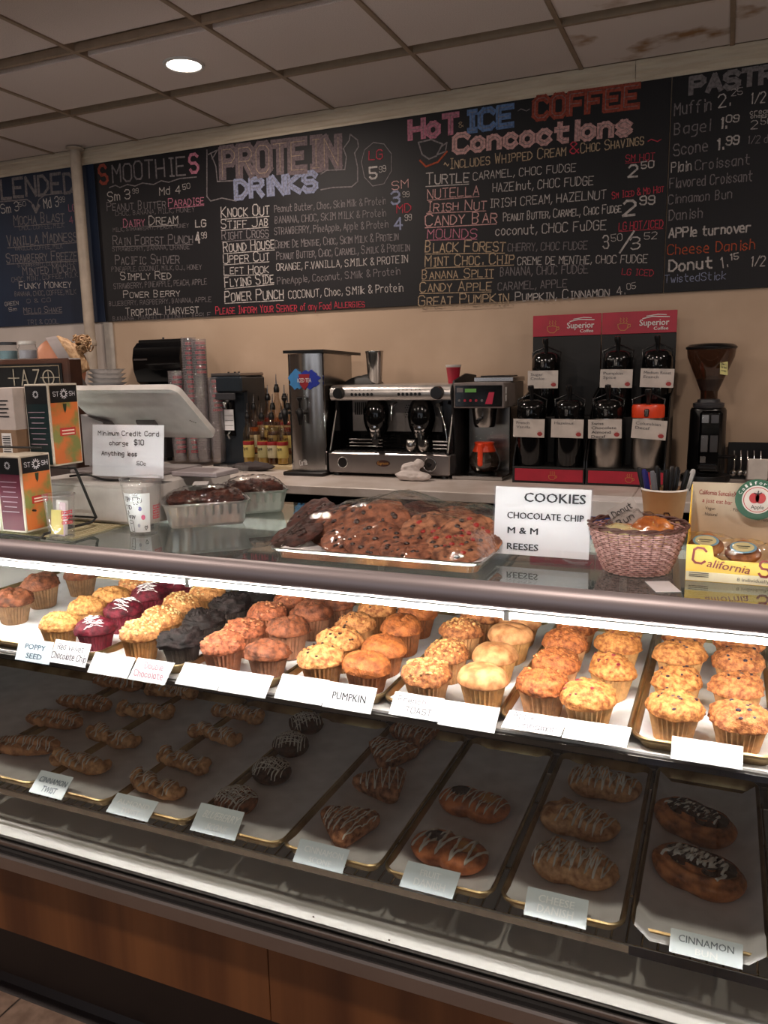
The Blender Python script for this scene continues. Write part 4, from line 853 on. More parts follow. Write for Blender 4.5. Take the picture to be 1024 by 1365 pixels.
# clear cups
cupm = clear('clear_cup_plastic', (246, 246, 246), .0, 1.35, .12, body=.05, body_rgb=(230, 230, 230))
def cup_prof(r0, r1, h, th=.0008):
    return [(0, .003), (r0*.9, .003), (r0, .0), (r0+(r1-r0)*.3, h*.3), (r0+(r1-r0)*.7, h*.7), (r0+(r1-r0)*.85, h*.86), (r1*.985, h*.88), (r1*1.0, h*.97), (r1+.002, h-.003), (r1+.002, h), (r1-.001, h), (r1-.002, h-.004)]
# tip cup
t = thing('tip_cup', 'clear plastic tip cup lined with a doodled white paper, in front of the register', 'cup', (-1.222, 1.452, T))
G().shell(cup_prof(.032, .046, .128), 40).build('cup_wall', cupm, t, 60)
g = G(); n = 20; r0, r1 = .0315, .0405; ang = lambda k: radians(-150+125*k/n)
vs = [(cos(ang(k))*r*.985, sin(ang(k))*r*.985, z) for z, r in ((.006, r0), (.096, r1)) for k in range(n+1)]; g.add(vs, [(k, k+1, n+2+k, n+1+k) for k in range(n)]); g.build('paper_insert', M['card'], t, 180)
def on_cup(a, z, off=.0009): a = -116+(a+158)*.76; r = (r0+(r1-r0)*(z-.006)/.09)*.985+off; return Vector((cos(radians(a))*r, sin(radians(a))*r, z))
def cup_strokes(g, strokes, w):
    for st in strokes:
        P = [on_cup(*q) for q in st]; w = w*1.0
        for a, b in zip(P, P[1:]): m = (a+b)/2; ribbon(g, a, b, w, Vector((m.x, m.y, 0)).normalized())
def cup_text(g, text, a0, a1, z, h, w):
    x = 0; it = []
    for ch in text: it.append((ch, x)); x += gw(ch)
    for ch, xx in it:
        for st in GL.get(ch, '').split(','):
            if not st: continue
            pts = [(a0+(a1-a0)*(xx+int(q[0]))/x, z+h*({'a': -1, 'b': -2}.get(q[1]) if q[1] in 'ab' else int(q[1]))/6) for q in st.split('-')]; cup_strokes(g, [pts], w)
g = G(); A = -90
cup_text(g, 'TIP', -158, -132, .078, .010, .0015); cup_text(g, 'TiD', -158, -120, .060, .009, .0015); cup_text(g, '&', -152, -142, .050, .006, .0012); cup_text(g, 'Torpy', -158, -108, .040, .008, .0014)
cup_strokes(g, [[(-112, .087), (-110, .072), (-92, .072), (-88, .087), (-112, .087)], [(-88, .084), (-76, .085), (-74, .078), (-82, .074), (-90, .075)], [(-108, .09), (-106, .096)], [(-100, .09), (-98, .096)], [(-92, .09), (-90, .096)],
   [(-150, .033), (-128, .033), (-124, .030), (-132, .027), (-148, .027), (-152, .031)], [(-148, .027), (-144, .008), (-124, .008), (-124, .028)], [(-140, .033), (-138, .044)], [(-62, .012), (-68, .018), (-64, .021), (-60, .018), (-56, .021), (-53, .017), (-62, .011)]], .0012)
g.build('pen_doodles', M['ink'], t)
def cup_dot(a, z, r, m, nm):
    g = G(); c = on_cup(a, z, .0008); g.add([c]+[on_cup(a+degrees_(r*cos(q), .036), z+r*sin(q), .0008) for q in [2*pi*k/12 for k in range(12)]], [(0, 1+k, 1+(k+1) % 12) for k in range(12)]); g.build(nm, m, t)
def degrees_(d, r): return d/r*180/pi
cup_dot(-84, .061, .0052, mat('violet_dot', (132, 124, 190), .5), 'violet_doodle'); cup_dot(-72, .041, .0060, mat('pink_dot', (232, 90, 140), .5), 'pink_doodle'); cup_dot(-96, .022, .0045, mat('grey_dot', (176, 176, 190), .5), 'grey_doodle'); cup_dot(-130, .083, .0045, mat('grey_dot', 0), 'grey_doodle')
redp = mat('cup_red_print', (196, 40, 66), .5)
def red_marks(t, r0, r1, h, a0=-60, a1=-10, z0=.3, z1=.62, m=redp, name='red_print', rows=3):
    g = G()
    for k in range(rows):
        z = h*(z0+(z1-z0)*k/rows)
        for q in range(4):
            aa = a0+(a1-a0)*q/4; r = r0+(r1-r0)*(z/h)+.0012
            pts = [Vector((cos(radians(b))*r, sin(radians(b))*r, zz)) for b, zz in ((aa, z), (aa+8, z), (aa+8, z+h*.055), (aa, z+h*.055), (aa, z))]
            for p_, q_ in list(zip(pts, pts[1:]))[:3 if q % 2 else 4]: mm = (p_+q_)/2; ribbon(g, p_, q_, .0018, Vector((mm.x, mm.y, 0)).normalized())
    return g.build(name, m, t)
red_marks(t, .032, .044, .128, -14, 26, .28, .55)
# small clear cup at the left with slips inside
p = on_level(72, 722, T); t = thing('slip_cup', 'clear plastic cup with yellow and pink paper slips, in front of the tea rack', 'cup', (p.x+.005, p.y+.02, T+.006))
G().shell(cup_prof(.026, .033, .098), 36).build('cup_wall', cupm, t, 60)
red_marks(t, .026, .033, .098, -40, 10, .35, .7)
for m_, b_, rz in ((mat('yellow_slip', (206, 186, 96), .6), (-.020, .008, -.012, -.0112, .008, .062), 20), (mat('pink_slip', (214, 186, 200), .6), (-.004, .017, -.006, -.0052, .006, .080), -10), (M['paper'], (-.02, .01, .004, .0048, .006, .082), 8)):
    o = G().box(*b_).build('paper_slip', m_, t); o.rotation_euler = (radians(-4), radians(4), radians(rz))
# woven mat at the left
matm = mat('cream_woven_mat', (206, 196, 160), .7, rgb2=(178, 166, 128), scale=60)
pm0 = on_level(0, 727, T); 
t = thing('woven_mat', 'cream woven placemat lying on the glass under the tea rack', 'mat', (-1.62, 1.41, T+.0002)); g = G()
t2 = G().box(-.30, .295, -.075, .165, 0, .0012).build('mat_base', matm, t)
sl = G().tube([(-.30, 0, .002), (.295, 0, .002)], .0017, 6).build('mat_strand', matm, t); sl.location = (0, -.073, 0)
for k in range(1, 54): o = sl.copy(); COL.objects.link(o); o.location = (0, -.073+k*.0044, .0006*(k % 2))
g = G()
for k in range(40): x = -.295+k*.015; g.tube([(x+(.0015 if j % 2 else -.0015), -.075+j*.006, .0032+.0006*(j % 2)) for j in range(41)], .0009, 4)
o = g.build('mat_weft', mat('mat_weft_thread', (226, 218, 188), .7), t); o['kind'] = 'stuff'
t.rotation_euler = (0, 0, radians(0))
# tea rack with boxes
rk = thing('tea_rack', 'black wire countertop rack holding the tea boxes', 'rack', (-1.44, 1.33, T+.0038)); bw = M['mblack']
for xx in (.075, -.115):
    G().tube([(xx, -.035, .004), (xx, -.045, .008), (xx, -.035, .014), (xx, .11, .014), (xx, .125, .022), (xx, .075, .14), (xx, .07, .148), (xx, .05, .15), (xx, .05, .15)], .0032, 8).build('side_wire', bw, rk, True)
for (y, z) in ((-.045, .008), (.06, .014), (-.02, .062), (.05, .15), (.015, .198), (.125, .022)): G().tube([(-.4, y, z), (.075 if z != .062 and z != .198 else .04, y, z)], .0025, 8).build('cross_wire', bw, rk, True)
starm = mat('pale_star', (214, 214, 220), .5)
def tea_box(label, x1, y0, z0, wx, dy, h, front, side, face=(10, 10, 12)):
    t = thing('tea_box', label, 'tea box', (x1-wx/2, y0+dy/2, z0), group='tea boxes on the rack'); hx, hy = wx/2, dy/2
    G().box(-hx, hx, -hy, hy, 0, h, .0012).build('carton', mat('tea_carton', (198, 188, 172), .55), t)
    fm = mat('tea_face_dark_%d_%d_%d' % face, face, .45); e = .004
    G().box(-hx+e, hx-e, -hy-.0006, -hy, e, h-e).build('front_panel', front, t); G().box(-hx+e, hx-e, -hy-.0009, -hy-.0006, h*.76, h-e).build('front_header', fm, t)
    G().box(hx, hx+.0006, -hy+e, hy-e, e, h-e).build('side_panel', side, t); G().box(hx+.0006, hx+.0009, -hy+e, hy-e, h*.77, h-e).build('side_header', fm, t)
    g = G(); c = Vector((hx+.0015, 0, h*.875))
    for k in range(12):
        a = 2*pi*k/12; ribbon(g, c+Vector((0, cos(a), sin(a)))*.006, c+Vector((0, cos(a), sin(a)))*.011, .0022, Vector((1, 0, 0)))
        b = a+pi/6; ribbon(g, c+Vector((0, cos(a), sin(a)))*.0065, c+Vector((0, cos(b), sin(b)))*.0065, .0014, Vector((1, 0, 0)))
        ribbon(g, Vector((0, -hy-.0018, h*.875))+Vector((cos(a), 0, sin(a)))*.005, Vector((0, -hy-.0018, h*.875))+Vector((cos(a), 0, sin(a)))*.008, .0018, NF)
    for tx, a, b in (('ST', -.033, -.016), ('SH', .016, .033)): scribe(g, tx, (hx+.0012, a, h*.85), (hx+.0012, b, h*.85), .010, (1, 0, 0), .0012)
    g.build('star_emblem_and_lettering', starm, t)
    g = G()
    for k in range(7): zz = h*(.66-.065*k); L = hx*(.75-.1*(k % 3)); ribbon(g, Vector((-L, -hy-.0012, zz)), Vector((L*.8, -hy-.0012, zz)), .0022, NF)
    g.build('fine_print', mat('tea_fine_print', (150, 130, 140), .5), t)
    g = G().box(hx+.0006, hx+.0010, -hy*.45, hy*.62, h*.36, h*.46).build('red_band', mat('tea_red_band', (186, 44, 38), .5), t); g2 = G()
    for zz in (.425, .385): ribbon(g2, Vector((hx+.0014, -hy*.3, h*zz)), Vector((hx+.0014, hy*.5, h*zz)), .003, Vector((1, 0, 0)))
    g2.build('band_lettering', mat('band_print', (240, 214, 190), .5), t)
    if h > .1:
        lf = G(); cc = Vector((hx+.0012, 0, h*.70)); n = 8
        lf.prism([cc+Vector((0, -.005, .010)), cc+Vector((0, .006, .010)), cc+Vector((0, .004, -.004)), cc+Vector((0, 0, -.011)), cc+Vector((0, -.004, -.003))], (.0003, 0, 0)); lf.build('leaf_print', mat('leaf_print', (40, 52, 30), .5), t)
    return t
art = mat('fruit_art', (196, 104, 48), .5, rgb2=(120, 122, 62), scale=22, contrast=(.42, .58)); art2 = mat('fruit_art_red', (186, 76, 48), .5, rgb2=(150, 186, 170), scale=26, contrast=(.42, .58))
mag = mat('magenta_panel', (84, 12, 38), .5); teal = mat('dark_teal_panel', (10, 34, 36), .45)
tea_box('magenta-fronted tea box with orange fruit side, low in the rack', -1.409, 1.287, T+.019, .072, .085, .170, mag, art)
tea_box('dark teal tea box with orange fruit side, high in the rack', -1.409, 1.385, T+.155, .072, .090, .187, teal, art)
tea_box('magenta tea box cut off at the left edge, low in the rack', -1.484, 1.287, T+.019, .072, .085, .168, mag, art2)
t = thing('carton', 'white and brown shipping carton with barcode label, left of the teal tea box', 'box', (-1.535, 1.405, T+.170), group='boxes on the rack')
G().box(-.045, .045, -.045, .045, .068, .165, .001).build('white_upper_part', mat('white_carton', (196, 184, 178), .6), t); G().box(-.046, .046, -.046, .046, 0, .070, .001).build('brown_lower_part', M['brown'], t)
g = G().box(.0, .030, -.0466, -.0462, .014, .062).build('barcode_label', M['paper'], t); g = G()
for k in range(8): ribbon(g, Vector((.004, -.0472, .020+k*.005)), Vector((.026, -.0472, .020+k*.005)), .0016 if k % 2 else .0026, NF)
for k in range(5): ribbon(g, Vector((-.010, -.0456, .100+k*.009)), Vector((.028-.006*(k % 2), -.0456, .100+k*.009)), .0030, NF)
g.build('label_print', M['ink'], t)
# wooden tea chest behind
t = thing('tea_chest', 'dark wooden tea chest lettered TAZO behind the tea boxes', 'chest', (-1.948, 1.86, T)); dw = wood('dark_wood', (72, 40, 26), (46, 24, 16), 12, (.1, 1, 1))
G().box(-.30, .185, -.04, .014, 0, .41, .004).build('chest_body', dw, t); G().box(-.26, .160, -.044, -.0395, .30, .396, .001).build('inset_panel', mat('chest_black', (16, 13, 14), .4), t)
g = G()
for a, b in (((-.25, .310), (.152, .310)), ((.152, .310), (.152, .389)), ((.152, .389), (-.25, .389)), ((-.25, .389), (-.25, .310))): ribbon(g, Vector((a[0], -.0455, a[1])), Vector((b[0], -.0455, b[1])), .003, NF)
g.build('inlay_frame', mat('chest_inlay', (120, 104, 84), .5), t); g = G(); y = -.0455
scribe(g, 'A', (.004, y, .334), (.030, y, .334), .044, NF, .0045, jit=0); scribe(g, 'Z', (.052, y, .334), (.076, y, .334), .044, NF, .0045, jit=0)
c = Vector((.110, y, .355)); ring = [c+Vector((cos(2*pi*k/20), 0, sin(2*pi*k/20)))*.021 for k in range(21)]; scribble(g, ring, .004, NF); scribble(g, [c-Vector((.03, 0, 0)), c+Vector((.042, 0, 0))], .003, NF); scribble(g, [c-Vector((0, 0, .02)), c+Vector((0, 0, .02))], .003, NF)
scribble(g, [(-.050, y, .355), (-.006, y, .355)], .003, NF); scribble(g, [(-.027, y, .334), (-.027, y, .380)], .004, NF)
g.build('lettering', mat('chest_letters', (150, 138, 122), .5), t)
for k, (px, l) in enumerate(((12, 'pale greenish glass jar on the tea chest'), (38, 'small clear jar with white lid on the tea chest'))):
    p = on_depth(px, 478, 1.847); t = thing('glass_jar', l, 'jar', (p.x, 1.847, T+.411)); G().shell([(.0, .0005), (.026, .0), (.028, .004), (.028, .030), (.024, .036), (.024, .044)], 24).build('jar_wall', cupm, t, True)
    G().lathe([(0, .002), (.025, .002), (.025, .026), (0, .026)], 20).build('contents', mat('jar_contents_%d' % k, ((96, 130, 140), (150, 150, 160))[k], .6), t, True); G().lathe([(.0, .044), (.0255, .044), (.0255, .052), (0, .053)], 24).build('lid', M['white'] if k else M['dgrey'], t, True)
# register
t = thing('cash_drawer', 'wide white cash drawer box on the left of the glass top', 'cash drawer', (-1.372, 1.49, T)); 
G().box(-.22, .128, 0, .36, .006, .105, .006).build('drawer_housing', M['white'], t); G().box(-.212, .120, -.0035, .0, .012, .094, .0015).build('drawer_front', M['white'], t)
for xx in (-.2, .11): G().lathe([(0, 0), (.01, 0), (.01, .0065), (0, .0065)], 12, (xx, .03)).build('foot', M['black'], t)
for xx in (-.2, .11): G().lathe([(0, 0), (.01, 0), (.01, .0065), (0, .0065)], 12, (xx, .33)).build('foot', M['black'], t)
t = thing('register_screen', 'white slanted register screen seen from behind, on the cash drawer', 'register', (-1.40, 1.70, T+.105))
def sl(p, y): q = on_depth(p[0], p[1], y); return Vector((q.x+1.40, y-1.70, q.z-T-.105))
q1, q2, q3, q4 = sl((103, 520), 1.62), sl((240, 519), 1.62), sl((283, 584), 1.78), sl((128, 586), 1.78)
q4.z = q3.z; q1.z = q2.z; q1.x = q4.x = (q1.x+q4.x)/2; q2.x = q3.x = (q2.x+q3.x)/2
u = (q2-q1).normalized(); v = (q4-q1).normalized(); Wd = (q2-q1).length; Hh = (q4-q1).length; nn = u.cross(v).normalized()
out = [q1+u*a+v*b for a, b in rrect(0, Wd, 0, Hh, .022, 5)]; nb = nn if nn.y > 0 else -nn
G().prism(out, nb*.016).build('screen_back', M['white'], t, 40)
out2 = [q1+u*a+v*b+nb*.0161 for a, b in rrect(.008, Wd-.008, .008, Hh-.008, .016, 5)]; G().prism(out2, nb*.003).build('screen_glass', M['gblack'], t, 40)
c0 = q1+u*(Wd*.5)+v*(Hh*.62); g = G().tube([c0+nb*.005, c0+Vector((0, .03, -.03)), Vector((c0.x, .02, .012))], [.028, .024, .022], 16, flat=1.3); g.build('stand_arm', mat('register_grey', (120, 112, 112), .4), t, True)
G().box(-.19, .10, -.09, .10, .0005, .010, .004).build('stand_base', mat('register_grey', 0), t)
g = G(); k0 = q1+u*(Wd*.90)+v*(Hh*.62)-nb*.0006
for a in range(4): g.ball(k0+u*(.004*a)+v*.003*a, .0014, 6, 4)
g.build('lock_slot', M['ink'], t)
G().prism([(-.21, -.01, .012), (-.135, -.01, .012), (-.135, -.01, .13), (-.21, -.01, .15)], (0, .05, 0)).build('side_bracket', mat('register_grey', 0), t)
sign_stand('credit_card_sign', 'hand-written white sign about minimum credit card charge on the cash drawer', -1.425, -1.205, 1.515, T+.1055, 1.343, .016,
  [('Minimum Credit Card', .10, .93, .80, .075, 's'), ('charge', .26, .52, .635, .07, 's'), ('$10', .60, .73, .645, .085, 's'), ('Anything less', .15, .64, .45, .075, 's'), ('.50c', .62, .76, .30, .06, 's')])
o = box('note_pad', mat('grey_note_pad', (150, 140, 142), .5), (-.075, .06, -.05, .05, 0, .012), bev=.002, loc=(-1.20, 1.68, T+.106)); tag(o, 'flat grey card reader pad on the right end of the cash drawer', 'card reader')
g = G(); p0 = Vector((-1.50, 1.52, T+.112)); pts = [p0+Vector((.18*k/12, .01*sin(k*.6), .004*sin(k*.5))) for k in range(13)]
o = g.tube(pts, .0028, 8).build('cable', M['mblack'], None, True); tag(o, 'thin black cable lying on the cash drawer behind the sign', 'cable')
# foil pans with brownies
def foil_pan(label, x, y, rz, L, Wd, film_seed):
    t = thing('foil_pan', label, 'foil pan', (x, y, T), radians(rz), 'foil pans beside the tip cup'); H = .056; n = 120; g = G(); vs = []; fs = []
    def ring(inset, z, amp): 
        out = []
        base = rrect(-L/2+inset, L/2-inset, -Wd/2+inset, Wd/2-inset, .03, 8); m = len(base)
        for k in range(m):
            a, b = Vector(base[k]), Vector(base[(k+1) % m]); seg = (b-a).length; c = max(1, int(seg/.005))
            for q in range(c):
                p = a+(b-a)*q/c; out.append(p)
        return out
    r = ring(0, 0, 0); m = len(r); prof = [(.016, .0, 0), (.014, .003, .4), (.002, H-.004, 1), (-.003, H, .3), (-.004, H+.003, .0), (.001, H+.002, 0), (.012, .006, .6), (.018, .003, 0)]
    for ins, z, am in prof:
        for k, p in enumerate(r):
            cx, cy = max(-L/2+.03, min(L/2-.03, p.x)), max(-Wd/2+.03, min(Wd/2-.03, p.y)); d = Vector((p.x-cx, p.y-cy)); d = d.normalized() if d.length > 1e-6 else Vector((0, 0))
            q = p-d*(ins+am*.0016*(1 if k % 4 < 2 else -1)); vs.append((q.x, q.y, z))
    fs = [(k*m+i, k*m+(i+1) % m, (k+1)*m+(i+1) % m, (k+1)*m+i) for k in range(len(prof)-1) for i in range(m)]
    fs += [tuple(reversed(range(m))), tuple((len(prof)-1)*m+i for i in range(m))]; g.add(vs, fs); g.build('foil_tray', M['foil'], t, 30)
    return t
brm = M_('brownie_crust', (96, 54, 38), (54, 28, 22), 60, .9, .45)
def brownies(t, L, Wd, label, seed):
    R = lambda a: min(L/2/max(abs(cos(a)), .01), Wd/2/max(abs(sin(a)), .01))*.90
    g = dome(R, .032, .5, seed, .009, .003, nu=80, power=.45); o = g.build('nut_loaf', brm, None, 80, loc=tuple(t.location+Vector((0, 0, .045)))); o.rotation_euler = t.rotation_euler; tag(o, label, 'cake')
f1 = foil_pan('front silver foil pan of dark brownies behind the tip cup', -1.148, 1.590, 40, .20, .115, 1); brownies(f1, .19, .10, 'dark glossy brownie slab in the front foil pan', 5)
f2 = foil_pan('rear silver foil pan touching the front one', -1.13, 1.775, 40, .17, .11, 2); brownies(f2, .16, .10, 'dark brownie slab in the rear foil pan', 6)
for tt, L, Wd, l in ((f1, .21, .125, 'clear film over the front foil pan'), (f2, .18, .12, 'clear film over the rear foil pan')):
    o = wrap(l, 0, 0, 0, L, Wd, lambda u, v: .052+.034*(max(0, 1-abs(u)**3)*max(0, 1-abs(v*2-1)**3)), seed=len(l), nx=30, ny=20, amp=.004); o.location = tt.location+Vector((sin(tt.rotation_euler.z)*Wd/2, -cos(tt.rotation_euler.z)*Wd/2, .004)); o.rotation_euler = tt.rotation_euler
o = box('paper_label', M['paper'], (-.018, .018, -.012, .012, 0, .0006), bev=0, loc=(-1.165, 1.60, T+.096)); o.rotation_euler = (radians(14), 0, radians(20)); tag(o, 'small white sticker on the film of the front foil pan', 'sticker')
# bread basket
bk = thing('bread_basket', 'round woven pinkish-brown basket of wrapped rolls, right of the cookie sign', 'basket', (-.132, 1.447, T)); wk = mat('wicker', (196, 154, 150), .55, rgb2=(150, 106, 100), scale=120)
wkd = mat('dark_wicker', (84, 50, 44), .5)
def br(z): return .052+.030*(z/.082)**.75
NS = 26
for k in range(20):
    z = .003+k*.0039; pts = []
    for i in range(NS*4):
        a = 2*pi*i/(NS*4); wv = .0022*cos(a*NS/2*2+(pi if k % 2 else 0)) if True else 0; pts.append(((br(z)+wv)*cos(a), (br(z)+wv)*sin(a), z))
    G().tube(pts, .0017, 6, closed=True).build('weave_strand', wk, bk, True)
for i in range(NS):
    a = 2*pi*i/NS+pi/NS/2; G().tube([(br(z)*cos(a), br(z)*sin(a), z) for z in (.0, .02, .04, .06, .08)], .0015, 5).build('stake', wkd, bk, True)
for ph in (0, pi): G().tube([((br(.084)+.0028*cos(a*9+ph))*cos(a), (br(.084)+.0028*cos(a*9+ph))*sin(a), .0845+.0025*sin(a*9+ph)) for a in [2*pi*i/108 for i in range(108)]], .0024, 7, closed=True).build('braided_rim', wkd, bk, True)
G().lathe([(0, .0), (.052, .0), (.052, .003), (0, .003)], 30).build('basket_floor', wkd, bk)
rolls = [(-.160, 1.435, .062, .030, 'pale', 'pale wrapped roll at the left of the basket'), (-.135, 1.416, .060, .028, 'pale', 'pale wrapped roll at the front of the basket'), (-.108, 1.45, .070, .034, 'gold', 'glossy golden roll highest in the basket'), (-.100, 1.424, .058, .023, 'pale', 'small wrapped roll at the right front of the basket'), (-.142, 1.476, .056, .030, 'gold', 'golden roll at the back of the basket')]
rm = {'pale': mat('pale_roll', (206, 164, 108), .25, rgb2=(186, 176, 130), scale=30, coat=.6), 'gold': mat('golden_roll', (198, 120, 58), .2, rgb2=(160, 84, 36), scale=30, coat=.8)}
for i, (x, y, z, r, k, l) in enumerate(rolls):
    g = dome(lambda a: r*(1+.05*cos(2*a)), r*1.1, .4, 200+i, .003, .0008, nu=32, nv=14); o = g.build('bread_roll', rm[k], None, 80, loc=(x, y, T+z-.010)); tag(o, l, 'roll', 'rolls in the basket')
fg = G()
o = wrap('clear plastic bag film over the rolls in the basket', -.132, 1.385, T+.05, .13, .12, lambda u, v: .012+.040*max(0, 1-u*u)*max(0, 1-(2*v-1)**2), seed=8, nx=26, ny=22, amp=.006)
t = thing('flavor_tag', 'grey-white paper tag with black handwriting stuck upright in the basket', 'tag', (-.135, 1.468, T+.062), radians(0)); t.rotation_euler = (radians(-14), radians(-34), 0)
G().box(-.026, .026, -.0004, .0004, 0, .062).build('paper', mat('tag_paper', (170, 162, 158), .6), t); g = G()
for k, tx in enumerate(('Donut', 'Bun', 'Flavor')): scribe(g, tx, (-.020, -.0006, .044-.018*k), (.018-.006*(k == 1), -.0006, .044-.018*k), .011, NF, .0014)
g.build('lettering', M['ink'], t)
o = box('paper_scrap', mat('scrap_paper', (196, 192, 196), .6), (-.020, .020, -.033, .033, 0, .0006), bev=0, loc=(-.080, 1.347, T+.0004)); o.rotation_euler = (0, 0, radians(20)); tag(o, 'small white paper square lying on the glass in front of the basket', 'paper')
# pen cup
t = thing('pen_cup', 'tan paper cup of pens behind the basket', 'cup', (-.104, 1.67, T)); G().shell([(0, .004), (.028, .003), (.030, 0), (.043, .112), (.0445, .114), (.043, .1165), (.0415, .113), (.029, .006), (0, .006)], 36).build('paper_cup', mat('tan_paper_cup', (202, 160, 116), .55, rgb2=(176, 128, 84), scale=6), t, 50)
G().shell([(.0425, .1115), (.0448, .1145), (.0425, .1175)], 36).build('rim', M['offw'], t, True); g = G()
for k, ch in enumerate('Pg'):
    for st in GL[ch].split(','):
        P = []
        for q in st.split('-'):
            zz = .045+.028*(int(q[1]) if q[1].isdigit() else {'a': -1, 'b': -2}[q[1]])/6; a = radians(-84+22*k+int(q[0])*4); r = .030+.013*zz/.112+.0008; P.append(Vector((cos(a)*r, sin(a)*r, zz)))
        for a, b in zip(P, P[1:]): ribbon(g, a, b, .0022, Vector(((a+b)/2).to_tuple()[:2]+(0,)).normalized())
g.build('lettering', mat('cup_script', (60, 34, 26), .5), t)
pens = [(-.022, 0, 'navy blue', (40, 40, 110), -10, 8), (-.012, .012, 'black', (20, 20, 22), -4, -6), (.0, -.004, 'black', (18, 18, 20), 2, 9), (.012, .01, 'black', (24, 24, 26), 6, -2), (.02, -.006, 'black', (16, 16, 18), 12, 4), (.024, .008, 'white', (190, 190, 190), 15, -4), (-.026, .004, 'black', (20, 20, 24), -14, -3), (.006, .02, 'black', (20, 20, 24), 3, -10), (-.006, -.016, 'steel grey', (110, 112, 120), -7, 12)]
pl = ['', ', front left of the middle', ', upright in the middle', ', right of the middle at the back', ', front right', '', ', leftmost', ', farthest back', '']
for i, (x, y, cn, c, ry, rx) in enumerate(pens):
    r = thing('pen', cn+' ballpoint pen standing in the tan paper cup'+pl[i], 'pen', (-.104+x*.6, 1.67+y*.6, T+.012), group='pens in the paper cup'); r.rotation_euler = (radians(rx), radians(ry), radians(i*40) if abs(ry)+abs(rx) < 0 else 0)
    m_ = mat('pen_'+cn, c, .3); G().lathe([(0, 0), (.0035, .01), (.0042, .02), (.0042, .120), (0, .120)], 10).build('barrel', m_, r, True); G().lathe([(.0046, .096), (.005, .098), (.005, .142), (.0035, .147), (0, .148)], 10).build('cap', m_, r, True); G().box(.0046, .0065, -.001, .001, .104, .142, .0004).build('clip', m_ if cn != 'white' else M['dgrey'], r)
# long white box with blue band behind the sign
t = thing('film_box', 'long white carton with a blue band at the back of the glass top', 'box', (-.215, 1.84, T)); G().box(-.085, .085, -.03, .05, .0, .062, .0015).build('carton', mat('film_carton', (192, 186, 186), .5), t); G().box(-.0852, .0852, -.0306, -.0300, .006, .026).build('blue_band', mat('blue_band', (48, 70, 140), .4), t)
g = G(); print_text(g, 'WRAP', (-.03, -.0306, .011), (.03, -.0306, .011), .010, NF, .01); 
# cake display box
yl = mat('yellow_card_print', (250, 196, 40), .35, rgb2=(252, 214, 90), scale=8, stretch=(.3, 1, 1)); ylw = mat('cream_card_print', (250, 240, 206), .35); redt = mat('dark_red_lettering', (140, 34, 24), .4)
x0 = -.048; wb = .235
t = thing('cake_display_box', 'yellow and red cardboard counter box lettered California Suncakes, at the right edge', 'display box', (x0, 1.405, T)); d = .135; hf = .062
# front with cut-out
pts = [(0, 0, 0), (wb, 0, 0), (wb, 0, hf), (wb-.055, 0, hf), (wb-.058, 0, hf-.020), (wb-.075, 0, hf-.024), (.055, 0, hf-.024), (.043, 0, hf-.018), (.040, 0, hf-.002), (.036, 0, hf), (0, 0, hf)]
lab(G().prism(pts, (0, .0012, 0)).build('front_panel', yl, t), 'yellow front panel with cut-out'); lab(G().box(0.0005, wb-.0005, -.0003, 0, .0005, .016).build('front_stripe', ylw, t), 'cream stripe')
G().prism([(0, 0.0013, 0), (0, d, 0), (0, d, .145), (0, d-.02, .145), (0, .02, hf), (0, .0013, hf)], (.0012, 0, 0)).build('side_panel', yl, t)
G().prism([(wb-.0012, 0.0013, 0), (wb-.0012, d, 0), (wb-.0012, d, .145), (wb-.0012, d-.02, .145), (wb-.0012, .02, hf), (wb-.0012, .0013, hf)], (.0012, 0, 0)).build('side_panel', yl, t)
G().box(.0012, wb-.0012, .0013, d, 0, .0012).build('floor_panel', yl, t)
bp_ = mat('header_board', (196, 180, 160), .5); G().prism([(0, d, 0), (wb, d, 0), (wb, d+.008, .148), (0, d+.008, .148)], (0, .0014, 0)).build('header_panel', bp_, t)
n = Vector((0, -1, .054)).normalized(); g = G(); gd = G()
scribe(g, 'C', (.010, -.0005, .032), (.030, -.0005, .030), .026, NF, .0036, jit=0); print_text(g, 'alifornia', (.032, -.0005, .026), (.098, -.0005, .018), .014, NF, .01, shear=.2); scribe(g, 'S', (.112, -.0005, .016), (.128, -.0005, .015), .026, NF, .0036, jit=0); print_text(g, 'uncakes', (.131, -.0005, .016), (.188, -.0005, .013), .014, NF, .01, shear=.2)
g.build('lettering', redt, t)
g = G(); print_text(g, '8 individually wrapped in one', (.08, -.0005, .005), (.19, -.0005, .004), .006, NF); 
for k in range(3): ribbon(g, Vector((.006, -.0008, .008+.003*k)), Vector((.036, -.0008, .008+.003*k)), .0012, NF)
g.build('fine_print', mat('small_grey_print', (90, 80, 70), .5), t)
def hp(x, z): return (x, d+.008*z/.148-.0002, z)
g = G(); print_text(g, 'California SuncakeX', hp(.012, .126), hp(.075, .124), .009, n, .01); print_text(g, 'a just eat bar', hp(.018, .112), hp(.068, .109), .008, n, .005); g.build('header_lettering', mat('header_red', (150, 40, 44), .5), t)
g = G(); print_text(g, '. Vegan', hp(.020, .099), hp(.040, .098), .006, n); print_text(g, '. Fiber', hp(.066, .098), hp(.085, .097), .006, n); print_text(g, '. Natural', hp(.020, .088), hp(.044, .087), .006, n); print_text(g, 'No Nuts', hp(.108, .083), hp(.128, .082), .006, n); g.build('header_small_print', mat('header_print', (70, 54, 50), .5), t)
